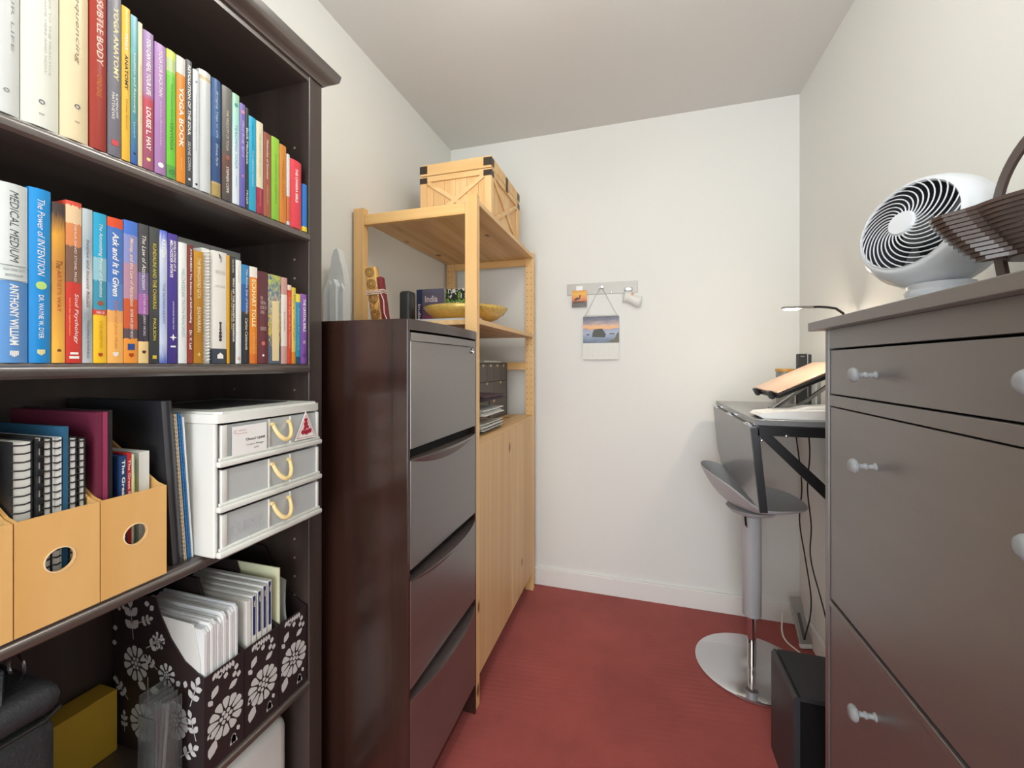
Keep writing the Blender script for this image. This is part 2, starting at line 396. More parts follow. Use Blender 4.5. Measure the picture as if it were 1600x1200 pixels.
book('ochre paperback with dark top, The Artist\'s Way, on the middle shelf', 82.5, 103, 315, [(0, '#eab04a'), (.1, '#f0b548'), (.35, '#d99b45'), (.6, '#c48a40'), (.8, '#e2a23c'), (.93, '#4a3b36')], [('The', '#7a3a1c', .36, .41, .5, 'i'), ('ARTIST\'S WAY', '#b4482a', .42, .68, .34)], noise=.12, hardstops=False, marks=[('house', '#7a4a20', .92, .3)], **K2)
book('red paperback with a sunset band, Soul Psychology, on the middle shelf', 103.5, 129, 312, [(0, '#c93a30'), (.5, '#7c5a48'), (.72, '#d98a55'), (.86, '#e8c9a0'), (.97, '#d8503c')], [('Soul Psychology', W, .57, .88, .32, 'i', .12), ('JOSHUA DAVID STONE, PH.D.', W, .13, .5, .2, '', .05), ('How to clear negative emotions', '#f0c060', .6, .83, .12, '', -.28)], noise=.05, marks=[('bar', W, .94, .5), ('bar', W, .965, .6)], **K2)
book('pale grey paperback, Incense and Incense Rituals, on the middle shelf', 129.5, 146, 325, [(0, '#b9bdbf'), (.3, '#8f989c'), (.5, '#d9dcdc'), (.75, '#9fb4bd'), (.9, '#b9c4c9')], [('Incense and Incense Rituals', '#6b2e45', .2, .64, .3, 'i'), ('THOMAS KINKELE', '#50565a', .72, .97, .22)], noise=.3, hardstops=False, **K2)
book('cyan and yellow paperback, Astonishing Power of Emotions, on the middle shelf', 146.5, 168, 331, [(0, '#f0c02a'), (.32, '#cf4030'), (.355, '#3e93ad'), (.55, '#8ec0cc'), (.7, '#28a6cf')], [('The Astonishing Power of Emotions', W, .07, .56, .34, 'i'), ('FREE CD', W, .655, .672, .6, 'h'), ('ESTHER AND JERRY HICKS', '#c98a20', .72, .9, .3)], noise=.04, marks=[('disc', '#a05a3a', .6, .45), ('tree', '#c0492a', .945, .35)], **K2)
book('blue paperback with orange ends, Ask and It Is Given, on the middle shelf', 168.5, 193.5, 338, [(0, '#f0b45e'), (.28, '#e8a860'), (.36, '#5b87c6'), (.55, '#4a78c0'), (.92, '#3f74c4'), (.93, '#e0532c')], [('Ask and It Is Given', W, .1, .54, .42, 'ib'), ('Esther and Jerry Hicks', '#d8803a', .57, .9, .26, 'i')], noise=.03, marks=[('tree', W, .94, .34)], **K2)
book('blue and orange paperback, Money and the Law of Attraction, on the middle shelf', 194, 216.5, 343, [(0, '#e8963c'), (.17, '#5a4a50'), (.24, '#c85a34'), (.45, '#b58ba0'), (.7, '#8a92c8'), (.9, '#4a78d0')], [('Money, and the Law of Attraction', '#f0d0b8', .12, .6, .34, 'ib'), ('ESTHER AND JERRY HICKS', W, .62, .82, .26)], noise=.05, marks=[('box', '#2c4a86', .885, .5), ('tree', '#b04a1e', .945, .34)], **K2)
book('black and purple paperback, The Law of Attraction, on the middle shelf', 217, 233.5, 349, [(0, '#e2c58a'), (.155, '#3a3640'), (.35, '#a568a8'), (.5, '#7c6a98'), (.65, '#4b4a4e'), (1, '#58585a')], [('The Law of Attraction', W, .08, .47, .38, 'i'), ('ESTHER AND JERRY HICKS', '#e6d8e8', .5, .8, .28)], noise=.03, marks=[('tree', '#4a3420', .92, .36)], **K2)
book('black paperback with yellow title, Kundalini and the Chakras, on the middle shelf', 234, 249.5, 354, [(0, '#35383a'), (1, '#4a4c4b')], [('KUNDALINI AND THE CHAKRAS', '#e2d24a', .12, .6, .38), ('PAULSON', '#e2d24a', .67, .83, .32)], hardstops=False, marks=[('box', '#cdb63c', .955, .4)], **K2)
book('light blue cloudy paperback, The Human Akash, on the middle shelf', 250, 262.5, 359, [(0, '#4a62b8'), (.15, '#c8d2e6'), (.4, '#aab8da'), (.6, '#b8c4dc'), (.85, '#d4dcea'), (1, '#5068d0')], [('THE HUMAN AKASH', '#7a8498', .4, .7, .36), ('KRYON', W, .07, .2, .5, 'b')], noise=.3, hardstops=False, **K2)
book('violet paperback with white star, Revelations of a Melchizedek Initiate, on the middle shelf', 263, 278.5, 364, [(0, '#3c2f7c'), (1, '#51419c')], [('REVELATIONS OF A\nMELCHIZEDEK INITIATE', W, .05, .34, .62, 'ib'), ('JOSHUA DAVID STONE, PH.D.', W, .52, .74, .18)], hardstops=False, marks=[('star', W, .8, .5), ('bar', W, .87, .5)], **K2)
book('white paperback with faint grey title between violet and red-brown books', 279.5, 293, 378, [(0, '#dfe3e2'), (1, '#e8eae6')], [('MELCHIZEDEK TRUTH PRINCIPLES', '#9db4b6', .22, .78, .36)], hardstops=False, **K2)
book('brick-red paperback, Ayurveda, on the middle shelf', 293.3, 303, 382, [(0, '#8c3c30'), (1, '#7c3a34')], [('AYURVEDA The Science of Self-Healing', W, .03, .66, .42, 'b'), ('Dr. V. Lad', W, .72, .88, .42, 'b')], hardstops=False, **K2)
book('ochre gold paperback, The Bhagavad Gita, on the middle shelf', 303.4, 319, 391, [(0, '#b07c24'), (.3, '#a8741f'), (1, '#c8922e')], [('THE BHAGAVAD GITA', '#f0e6c0', .06, .42, .36), ('EASWARAN', '#f0e6c0', .5, .72, .36)], hardstops=False, marks=[('star', '#e8d090', .92, .3)], **K2)
# spiral planner: pages, coil and printed front block
def coil(mb, x, y, z0, z1, r, n, wire=.0007, sq=1.0, axis='y'):
    for i in range(n):
        z = z0 + (z1 - z0) * (i + .5) / n
        mb.tube([(x + r * math.cos(a), y + r * sq * math.sin(a), z + .0012 * math.sin(a)) for a in [2 * PI * k / 10 for k in range(10)]], wire, 5, closed=True)

t = thing('spiral_notebook', 'spiral-bound notebook with white wire coil on the middle shelf', 'notebook', (-.764, (yx(319.5, -.76) + yx(333, -.76)) / 2, ZS[1] + .0005))
hw = (yx(333, -.76) - yx(319.5, -.76)) / 2 - .0008; hh = at(326, 388, X=-.76).z - ZS[1]
MB().box(-.14, -.004, -hw, hw, 0, hh).build('pages', M_paper, t)
m = MB(); coil(m, -.003, 0, .004, hh - .004, .0075, 34, .0009, .55); m.build('coil', mat('white_wire', '#e9e9e4', .35), t, True)
t = book('white boxed planner with black ornament and navy foot on the middle shelf', 333.5, 355, 391, [(0, '#3c4450'), (.13, '#e4e0d8')], [('MATERIALS DESIGN', '#b9b2a8', .17, .2, .7, 'h'), ('NATALIE', '#b9b2a8', .3, .32, .7, 'h')], marks=[('house', W, .93, .42)], **K2)
hh = at(333.5, 391, X=-.766).z - ZS[1]
m = MB()
for yy, zz, rr in ((0, .36, .0025), (0, .325, .0016), (0, .3, .0022), (0, .27, .003), (0, .24, .0034), (0, .21, .003)):
    m.lathe([(0, 0), (rr, 0), (rr * .8, .0012), (0, .0016)], 14, Matrix.Translation((.0002, yy, zz * hh)) @ Matrix.Rotation(PI / 2, 4, 'Y'))
m.box(0, .001, -.0012, .0012, .2 * hh, .36 * hh); m.tube([(.0006, -.001, .93 * hh), (.0006, -.003, .97 * hh), (.0006, .001, .95 * hh), (.0006, .001, .9 * hh)], .0006, 5)
m.build('ornament', mat('ornament_black', '#3a3c3e', .35), t, True)
book('thin yellow and brown paperback right of the white planner', 355.4, 359.5, 399, [(0, '#d9a020'), (1, '#e0aa2c')], **K2)
book('black paperback, Way of the Peaceful Warrior, on the middle shelf', 359.9, 368.5, 400, [(0, '#3a3a3a'), (1, '#484848')], [('WAY OF THE PEACEFUL WARRIOR', W, .2, .8, .36, 'b', .1), ('DAN MILLMAN', W, .03, .15, .25), ('A BOOK THAT CHANGES LIVES', '#d8b83c', .32, .68, .22, '', -.25)], **K2)
book('plain white paperback with a faint ring at its foot on the middle shelf', 368.9, 377.8, 406, [(0, '#e2e5e3'), (1, '#e8e8e2')], [('Conversations', '#b9c0b4', .06, .22, .3)], hardstops=False, marks=[('ring', '#c88870', .95, .5)], **K2)
t = tag(MB().box(-.9, -.893, yx(280, -.89), yx(377, -.89), ZS[1] + .0005, at(330, 383, X=-.89).z).build('folder', mat('grey_folder', '#9fa2a2', .5)), 'plain grey folder standing behind the books of the middle shelf', 'folder')
book('blue and black paperback, The Active Side of Infinity, on the middle shelf', 378.2, 390.3, 413, [(0, '#2c3236'), (.5, '#3a3c42'), (.52, '#2f5f9c'), (.8, '#3b83b8'), (1, '#2a70b0')], [('The Active Side of Infinity', W, .04, .5, .36, 'i', .1), ('Carlos Castaneda', W, .54, .86, .36, 'i', .1)], noise=.02, **K2)
book('orange paperback with a large cream author name on the middle shelf', 390.7, 403, 416, [(0, '#d8742c'), (.1, '#e0872a'), (.75, '#e88c28'), (.88, '#e06a2c'), (.89, '#ece6da')], [('ECKHART TOLLE', '#f6ecb8', .13, .62, .5, 'b'), ('A NEW EARTH', '#f0c890', .68, .9, .22)], **K2)
book('maroon paperback with small pale title blocks on the middle shelf', 403.4, 419.4, 423, [(0, '#6c323a'), (1, '#5e3038')], [('THE\nTIBETAN\nBOOK OF\nLIVING', '#d8c0b8', .27, .46, .6, 'h'), ('SOGYAL RINPOCHE', '#d8c0b8', .6, .64, .6, 'h')], hardstops=False, marks=[('disc', '#c87060', .78, .35), ('disc', W, .91, .2)], **K2)
book('blue and yellow floral paperback with a cream label on the middle shelf', 419.8, 439.6, 428, [(0, '#51606e'), (.3, '#c8b050'), (.5, '#55708c'), (.62, '#d0c88a'), (.75, '#4c6a94'), (.9, '#b8c05c')], [('The Essential Rumi', '#c0708c', .25, .7, .24, 'i')], noise=1.2, nscale=16, hardstops=True, **K2)
bk = [o for o in C.objects if o.name.startswith('book') and o.type == 'EMPTY'][-1]
ww = yx(439.6, -.76) - yx(419.8, -.76); MB().box(.0, .0004, -ww * .22, ww * .3, .006, .17 * .8).build('spine_label', mat('label_cream', '#e4cfa0', .6), bk)
book('pink patterned paperback with white spine panel on the middle shelf', 440, 449.6, 433, [(0, '#cfa49a'), (.2, '#e6dcd4'), (.78, '#e6dcd4'), (.8, '#c89a90')], [('Emmanuel', '#a89890', .4, .62, .3)], noise=.01, **K2)
book('thin scarlet paperback, second thin one before the yellow book on the middle shelf', 450, 456, 445, [(0, '#cf4a34'), (.9, '#c8382c'), (.93, '#e6c8bc')], [('The Path of the Masters', '#f0c0b0', .15, .8, .4)], **K2)
book('mustard yellow and orange thin paperback on the middle shelf', 456.3, 462.8, 449, [(0, '#d8882c'), (.15, '#e0c468'), (.8, '#d8bc5c'), (.95, '#d8c23c')], [('Living in the Light', '#6a7c4c', .1, .7, .4)], noise=.1, **K2)
book('thin turquoise paperback beside the purple book on the middle shelf', 463.1, 470.2, 459, [(0, '#24506c'), (.1, '#2a8fb4'), (.85, '#2b96bc'), (.88, '#e0d24a')], [('Crystals for healing', '#bfe4f0', .2, .8, .3)], **K2)
book('purple book, The Crystal Bible, last at right on the middle shelf', 470.6, 482, 459, [(0, '#7a4c9c'), (1, '#8658a8')], [('THE CRYSTAL BIBLE', W, .07, .54, .38, 'b'), ('Hall', W, .67, .71, .4)], hardstops=False, hard=True, marks=[('ring', '#4a2c64', .88, .4)], pages=M_paper, **K2)

# upper shelf
K1 = dict(group='books on the top shelf', zs=ZS[0])
KB = dict(zs=ZS[0], hard=True, d=.23)
def binder(label, u0, u1, h, col, texts, marks):
    t = book(label, u0, u1, 0, [(0, col)], texts, h=h, marks=marks, group='white ring binders on the top shelf', **KB)
    t.name = 'ring_binder'; t['category'] = 'binder'
binder('white ring binder with grey slogan, first at left on the top shelf', -14, 33.5, .29, '#d6dad8', [('YOUR LIFE', '#9aa09e', .35, .72, .12, '', .22)], [('ring', '#8c9290', .9, .2)])
binder('broad ivory ring binder with faint vertical print on the top shelf', 34.5, 95, .29, '#e3e5da', [('YOUR NAME HERE AND NOW', '#b8bab2', .3, .75, .06, '', .1), ('A GUIDE TO THE PRACTICE', '#b8bab2', .3, .75, .06, '', .22)], [('ring', '#6c7080', .885, .16), ('bar', '#b8b8b4', .94, .14)])
binder('beige ring binder, Sequencing, on the top shelf', 96, 141, .27, '#e6d5af', [('Sequencing', '#8a7a58', .2, .6, .2, 'i', .05)], [('ring', '#4c5874', .82, .2, .05), ('bar', '#b8a888', .9, .16, .05)])
book('dark red hardcover, The Subtle Body, on the top shelf', 142, 168.5, 0, [(0, '#9c3428'), (.85, '#a83a2c'), (1, '#d0503c')], [('THE SUBTLE BODY', '#e4c4b4', .03, .52, .42, 'b', .05), ('CYNDI DALE', '#d8823c', .58, .7, .3)], h=.26, hard=True, hardstops=False, d=.19, **K1)
book('slate grey paperback with cream title Anatomy on the top shelf', 169.5, 190.5, 0, [(0, '#6e6c76'), (1, '#7c7a82')], [('YOGA ANATOMY', '#f0e2a8', .1, .54, .4, 'b', .08), ('KAMINOFF\nMATTHEWS', W, .62, .78, .5, '', 0)], h=.25, hardstops=False, marks=[('box', '#d04a50', .92, .5)], **K1)
book('yellow paperback, Anatomy, on the top shelf', 191, 204.5, 0, [(0, '#e6b43a'), (1, '#eabc3e')], [('YOGA', W, .17, .28, .36, 'b'), ('ANATOMY', '#3c3018', .31, .54, .42, 'b'), ('Philip Beach', '#8a6a20', .6, .8, .22)], h=.237, hardstops=False, **K1)
book('blue and teal paperback, The Path to Recovery, on the top shelf', 205, 215.8, 0, [(0, '#2f5ea8'), (.45, '#5a9a90'), (.8, '#6ab0b4'), (1, '#8ac0d0')], [('Intuition and Recovery', W, .25, .66, .42), ('Leonard', '#c0d8e8', .72, .82, .3)], h=.232, hardstops=False, marks=[('box', '#1c2c50', .93, .3)], **K1)
book('narrow cream paperback between teal and purple-red ones on the top shelf', 216.2, 223.5, 0, [(0, '#dcc49c'), (1, '#e0d8b8')], [('Beyond the mat', '#d0a07c', .3, .7, .3)], h=.228, hardstops=False, **K1)
book('purple and pink hardcover with white lettering on the top shelf', 224, 241, 0, [(0, '#9a5470'), (.5, '#c04a5a'), (.55, '#a878a8'), (1, '#a48ab8')], [('YOU CAN HEAL YOUR LIFE', W, .05, .46, .42, 'b'), ('LOUISE L. HAY', W, .55, .86, .46, 'b')], h=.222, hardstops=False, marks=[('tree', '#f0ec9c', .93, .36)], **K1)
book('lavender paperback, Back Pain, on the top shelf', 242.5, 260.3, 0, [(0, '#a478ac'), (1, '#b48cc0')], [('YOGA FOR BACK PAIN', W, .05, .4, .3), ('Loren Fishman, MD and Carol Ardman', '#e4d0ea', .44, .78, .16)], h=.215, hardstops=False, marks=[('disc', W, .93, .5)], **K1)
book('lime green paperback, Yinyoga, on the top shelf', 261, 275.6, 75, [(0, '#5aa04a'), (.1, '#6cc23c'), (.8, '#80c848'), (.83, '#b4c88c'), (.93, '#c8dc5c')], [('YINYOGA', '#2c6a30', .56, .78, .34), ('The Complete Guide to', '#4a9044', .26, .56, .26)], noise=.02, marks=[('ring', '#4a8c4c', .95, .6)], **K1)
book('orange paperback, Yoga Book, on the top shelf', 276.2, 291, 85, [(0, '#dc8a28'), (.85, '#e08c2c'), (.86, '#d8d4cc')], [('YOGA BOOK', W, .24, .72, .5, 'b'), ('Stephen Sturgess', '#f0c890', .8, .9, .2)], **K1)
book('charcoal paperback, Revolution of the Soul, on the top shelf', 291.4, 300.8, 92, [(0, '#45474c'), (1, '#5c5c5e')], [('REVOLUTION OF THE SOUL', W, .04, .6, .5, 'b'), ('SEANE CORN', '#dcdcd8', .65, .88, .45)], hardstops=False, marks=[('box', W, .95, .35)], **K1)
book('thin white paperback beside the charcoal one on the top shelf', 302, 311.8, 107, [(0, '#d0d4d8'), (1, '#d8dce0')], [('The little book of yoga breathing', '#8c94a0', .2, .68, .24)], hardstops=False, marks=[('disc', '#9098a4', .1, .35), ('disc', BK, .965, .35)], **K1)
book('thick blank pale grey hardcover on the top shelf', 312.6, 331.3, 106, [(0, '#c9cdce'), (.9, '#d2d4d2'), (.92, '#c8b890'), (.95, '#d2d4d2')], (), hard=True, **K1)
book('navy hardcover with a tan foot on the top shelf', 332, 346.5, 120, [(0, '#a8905c'), (.1, '#b49c6c'), (.12, '#2c4c7c'), (.5, '#385c8c'), (1, '#30588c')], [('Bringing Yoga to Life', '#c8d4e4', .1, .5, .26, 'i'), ('Donna Farhi', '#c8d4e4', .55, .74, .26, 'i')], hard=True, **K1)
book('black and grey paperback, The Wisdom of Yoga, on the top shelf', 348, 363.2, 132, [(0, '#4c4a48'), (.35, '#6a4c44'), (.45, '#585654'), (1, '#74716c')], [('THE WISDOM OF YOGA', '#d8ccb8', .2, .56, .28), ('STEPHEN COPE', W, .7, .93, .28)], hardstops=False, marks=[('disc', '#a05c4c', .62, .4)], **K1)
book('pale aqua paperback, Teaching Yoga, on the top shelf', 363.8, 375, 144, [(0, '#d4dce4'), (.5, '#ccdce0'), (.75, '#a8dcd0'), (1, '#a0ccb0')], [('TEACHING YOGA', '#6c9cb4', .28, .68, .4), ('Stephens', '#88a8bc', .74, .84, .3)], hardstops=False, marks=[('disc', '#3c9c8c', .1, .5)], **K1)
book('purple paperback, Mind Body Spirit, on the top shelf', 375.3, 384, 160, [(0, '#5c5ca8'), (1, '#7c6cb4')], [('Mind Body Spirit', '#e0dcf0', .16, .52, .46, 'i')], hardstops=False, marks=[('disc', '#d88c9c', .08, .6), ('disc', '#d88c9c', .7, .35)], **K1)
book('thin black paperback, Back Mechanic, on the top shelf', 384.2, 389, 168, [(0, '#34363a'), (1, '#606264')], [('Back Mechanic', W, .2, .56, .7), ('McGill', W, .82, .95, .6)], **K1)
book('cyan paperback on the top shelf beside the thin black one', 389.3, 401, 180, [(0, '#2a9cc0'), (1, '#28a8cc')], [('Pain relief and recovery', '#d0f0f8', .36, .74, .26), ('Yoga as medicine', '#0c6484', .04, .4, .2)], hardstops=False, **K1)
book('cream paperback with a crimson foot on the top shelf', 401.3, 412, 188, [(0, '#9c2c44'), (.28, '#d8d0b4'), (1, '#dcd8c4')], [('THE HEART OF YOGA', '#b4b0a0', .12, .6, .3), ('DESIKACHAR', '#d88c90', .74, .92, .22)], **K1)
book('russet brown paperback on the top shelf, white lettering', 412.3, 424, 205, [(0, '#9c5a44'), (1, '#8c4c3c')], [('Molecules of Emotion', '#f0e0d4', .08, .55, .28), ('CANDACE PERT', '#d8a890', .62, .86, .2)], hardstops=False, **K1)
book('yellow-green paperback on the top shelf beside the orange one', 424.8, 437, 212, [(0, '#84b83c'), (1, '#94c440')], [('Meditation for beginners', '#5c8c2c', .2, .8, .24)], hardstops=False, **K1)
book('orange brown paperback on the top shelf beside the thin white one', 437.3, 448, 224, [(0, '#cc7c30'), (1, '#c88438')], [('Wheels of Life', '#a85c20', .2, .7, .24)], hardstops=False, noise=.3, **K1)
book('very thin white booklet with orange foot on the top shelf', 448.5, 453.2, 240, [(0, '#c8ccd0'), (.05, '#c87040'), (.4, '#d4d4d0')], **K1)
book('small thick white and red book, The Chakra Bible, on the top shelf', 454, 473, 246, [(0, '#d8404c')], [('THE CHAKRA BIBLE', W, .12, .62, .2, 'b')], pages=M_paper, d=.11, hard=True, **K1)
book('short blue and yellow booklet, last at right on the top shelf', 473.8, 480.5, 287, [(0, '#e0c83c'), (.1, '#2c70b8'), (1, '#3c84c8')], d=.1, **K1)

# ---------------------------------------------------------------- magazine files on the third shelf
Z3 = ZS[2] + .0005
def knuff(ya, yb, label, hole):
    """plywood magazine file: low front, tall sloping sides"""
    t = thing('magazine_file', label, 'magazine file', (BX, (ya + yb) / 2, Z3), group='plywood magazine files on the third shelf')
    hw = (yb - ya) / 2 - .0007; th = .004; fh = .147; d = .25
    m = MB(); hz = fh * .56
    # front with a round finger hole: ring of quads around the hole
    n = 32; r = .0155; outer = []; inner = []
    for i in range(n):
        a = 2 * PI * i / n; c, s_ = math.cos(a), math.sin(a)
        inner.append((r * c, hz + r * s_))
        k = min((hw / abs(c)) if abs(c) > 1e-6 else 9, ((fh - hz) / s_) if s_ > 1e-6 else ((hz / -s_) if s_ < -1e-6 else 9))
        outer.append((k * c, hz + k * s_))
    corners = [(hw, fh), (-hw, fh), (-hw, 0), (hw, 0)]
    for cx, cz in corners:
        i = min(range(n), key=lambda j: (outer[j][0] - cx) ** 2 + (outer[j][1] - cz) ** 2); outer[i] = (cx, cz)
    L = [[m.bm.verts.new((x, y, z)) for y, z in lst] for x in (0, -th) for lst in (outer, inner)]
    for i in range(n):
        j = (i + 1) % n
        m._f([L[0][i], L[0][j], L[1][j], L[1][i]]); m._f([L[2][i], L[2][j], L[3][j], L[3][i]]); m._f([L[0][i], L[0][j], L[2][j], L[2][i]]); m._f([L[1][i], L[1][j], L[3][j], L[3][i]])
    m.build('front_panel', M_birch, t)
    for sgn in (-1, 1):
        y0, y1 = (-hw, -hw + th) if sgn < 0 else (hw - th, hw)
        MB().prism([(-th, 0), (-th, fh), (-.02, fh + .004), (-.14, .22), (-.17, .236), (-d, .236), (-d, 0)], y0, y1, 'y').build('side_panel', M_birch, t)
    MB().box(-d + .0, -d + th, -hw + th, hw - th, 0, .236).build('back_panel', M_birch, t)
    MB().box(-d + th, -th, -hw + th, hw - th, 0, th).build('bottom_panel', M_birch, t)
    m = MB(); m.lathe([(r, -.0003), (r + .0012, -.0003), (r + .0012, .0005), (r, .0005)], 32, Matrix.Translation((.0002, 0, hz)) @ Matrix.Rotation(PI / 2, 4, 'Y'), closed=True)
    m.build('hole_rim', mat('bare_ply', '#efd9b4', .6), t, True)
    return t
YA = [.235, .3256, .415, .506]
knuff(YA[0], YA[1], 'plywood magazine file at the left end of the third shelf, cut by the frame', 0)
knuff(YA[1], YA[2], 'plywood magazine file stuffed with coil-bound notebooks, coils behind its finger hole', 1)
knuff(YA[2], YA[3], 'plywood magazine file holding maroon folders and a blue booklet, nearest the drawers', 2)
ZF = Z3 + .0042
def slab(name, label, cat, ya, yb, h, m, x1=-.775, d=.21, lean=0, z=ZF, group=None, r=.0, kids=()):
    """upright thin thing, leaning by 'lean' metres along the shelf at its top"""
    t = tag(MB().prism([(ya, z), (yb, z), (yb + lean, z + h), (ya + lean, z + h)], x1 - d, x1, 'x').build(name, m, None), label, cat, group)
    return t
def coilbook(ya, yb, h, label, cover, wire, lean=0, n=22, x1=-.777, d=.2, z=ZF, comb=False, paper=None, r=None):
    t = thing('spiral_notebook', label, 'notebook', (x1, ya, z), group='coil-bound notebooks on the third shelf')
    w = yb - ya; sh = Matrix(((1, 0, 0, 0), (0, 1, lean / h, 0), (0, 0, 1, 0), (0, 0, 0, 1)))
    MB().box(-d, .0, 0, .0012, 0, h, sh).box(-d, .0, w - .0012, w, 0, h, sh).build('cover', cover, t)
    MB().box(-d + .001, -.0015, .0014, w - .0014, .001, h - .002, sh).build('pages', paper or M_paper, t)
    m = MB(); rr = r or w * .5
    if comb:
        m.tube([(.001, w * .3, .002), (.001, w * .3, h - .002)], w * .2, 8)
        for i in range(n):
            za = (i + .2) * h / n; m.bbox(-.004, .0035, w * .12, w * .95, za, za + h / n * .48, .0008)
    else:
        for i in range(n):
            zc = (i + .5) * h / n
            m.tube([(-.002 + (rr * .55) * math.cos(a), w / 2 + (w / 2 + .0002) * math.sin(a), zc + .0022 * math.sin(a * .5)) for a in [2 * PI * k / 12 for k in range(12)]], .00115, 5, closed=True)
    for v in m.bm.verts: v.co = sh @ v.co
    m.build('coil', wire, t, True)
    return t
cov = mat('black_cover', '#26272a', .35); blkw = mat('black_wire', '#1d1d20', .35)
coilbook(.262, .288, .25, 'black-covered coil notebook sticking out of the cut-off left plywood file', cov, blkw)
slab('paper_stack', 'white loose papers in the cut-off left plywood file', 'papers', .292, .318, .262, M_paper, -.80, .19)
coilbook(.3325, .352, .243, 'thick black-covered coil notebook, leftmost in the middle plywood file', cov, blkw)
coilbook(.3535, .3615, .246, 'comb-bound report with square black teeth in the middle plywood file', cov, blkw, comb=True, n=13)
coilbook(.3625, .3715, .243, 'black coil notebook right of the square-toothed report', cov, blkw, n=24)
coilbook(.3722, .3815, .242, 'coil notebook just left of the blue folder in the middle plywood file', mat('pale_cover', '#d6d8d8', .4), blkw, n=24)
slab('folder', 'steel blue card folder between coil notebooks in the middle plywood file', 'folder', .3825, .3885, .256, mat('steel_blue', '#2f5f7e', .4), -.778, lean=.001)
coilbook(.3895, .3985, .240, 'black coil notebook just right of the steel blue folder', cov, blkw, n=24, lean=.0)
coilbook(.4002, .4080, .237, 'coil notebook at the right edge of the middle plywood file, beside the maroon folder', cov, blkw, n=25, lean=.0)
slab('folder', 'dark maroon card folder at the left of the right plywood file', 'folder', .4205, .4275, .272, mat('maroon_card', '#6c2a40', .35), -.776)
slab('folder', 'lighter raspberry card folder beside the dark maroon one', 'folder', .4283, .4345, .272, mat('raspberry_card', '#96395c', .35), -.776)
slab('folder', 'black card folder with worn edge right of the raspberry one', 'folder', .4353, .4405, .274, mat('black_card', '#262324', .4), -.776)
def booklet(ya, yb, h, label, col, title, tcol, f0, f1, sz=.55, x1=-.778):
    t = thing('booklet', label, 'booklet', (x1, (ya + yb) / 2, ZF), group='booklets in the right plywood file')
    hw = (yb - ya) / 2
    MB().box(-.15, 0, -hw, hw, 0, h).build('cover', col, t)
    m = MB(); text_mb(m, title, (0, 0, h * (1 - (f0 + f1) / 2)), (0, 0, -1), (0, 1, 0), 0, length=h * (f1 - f0), height=2 * hw * sz, bold=.02); m.build('title', mat('print_' + tcol[1:], tcol, .45), t)
    return t
nb = booklet(.4505, .4605, .2, 'navy booklet with white title, The Great Body', mat('navy_card', '#25406c', .4), 'The Great Body Ball', W, .03, .62)
booklet(.4613, .4668, .203, 'thin red booklet beside the navy one in the right plywood file', mat('red_card', '#b8302c', .4), 'The Great Balance Book', '#e8c8c0', .05, .6)
t = thing('magazine', 'green and yellow magazine behind the thin red booklet', 'magazine', (-.779, .4677, ZF))
MB().box(-.2, 0, 0, .003, 0, .2).build('pages', M_paper, t)
MB().box(-.2, .0005, .0032, .0042, 0, .2).box(-.2, .0005, -.0006, -.0001, 0, .2).build('cover', print_mat([(0, '#8a9450'), (.5, '#c8c43c'), (.8, '#8f9a5e')], .5), t)
slab('paper_stack', 'cream-white papers at the right of the right plywood file', 'papers', .482, .497, .2, M_paper, -.785)
m = MB(); text_mb(m, '188', (.0, 0, .078), (0, 0, -1), (0, 1, 0), 0, length=.017, height=.0062, bold=.02); m.build('number', mat('print_f2f0ea', W, .45), nb)
# taller items in the rear of the files
slab('paper_stack', 'cream papers standing at the rear of the middle plywood file', 'papers', .3325, .341, .285, M_cream, -.985, .02)

# leaning binder and coil books beside the drawers
bd = thing('ring_binder', 'black ring binder leaning between plywood file and white drawers', 'binder', (-.772, .5268, Z3))
ln = -.019; sh = Matrix(((1, 0, 0, 0), (0, 1, ln / .286, 0), (0, 0, 1, 0), (0, 0, 0, 1))); blkv = mat('black_vinyl', '#2b2c30', .28, coat=.4)
MB().box(-.245, -.002, 0, .0025, .0, .286, sh).box(-.245, -.002, .0145, .017, 0, .286, sh).build('cover', blkv, bd)
m = MB(); n = 8
pl = [(-.002 + .004 * math.sin(PI * i / n), .017 * i / n) for i in range(n + 1)]
m.prism(pl + [(-.003, .017), (-.003, 0)], 0, .286, 'z', sh); m.build('spine', blkv, bd, True)
MB().box(-.235, -.006, .003, .014, .004, .278, sh).build('pages', mat('grey_sheets', '#8b8d90', .5), bd)
pw = mat('beige_wire', '#cdbfa8', .4); bw = mat('blue_wire', '#3c5c8c', .4)
for ya, yb, lb, cv, wr in ((.5468, .5508, 'beige coil-bound book leaning against the black ring binder', mat('beige_cover', '#c8b8a0', .5), pw),
                           (.5536, .5580, 'blue coil-bound book leaning left of the white plastic drawers', mat('blue_cover', '#2a78b4', .4), bw)):
    coilbook(ya, yb, .262, lb, cv, wr, lean=-.0175, n=36, x1=-.775, d=.2, z=Z3, paper=cv)
slab('folder', 'thin white folder between the blue coil book and the plastic drawers', 'folder', .5600, .5628, .255, mat('white_card', '#dfe3e6', .4), -.775, lean=-.0170, z=Z3)

# ---------------------------------------------------------------- three-tier plastic drawers
M_frost = mat('frosted_plastic', '#dfe3e3', .3, trans=.35, ior=1.25)
M_ivory = mat('ivory_frame', '#dedfd9', .32)
pd = thing('drawer_organiser', 'white three-drawer plastic unit with cream loop handles', 'drawer unit', (-.722, .691, Z3))
hw = .122; H = .262
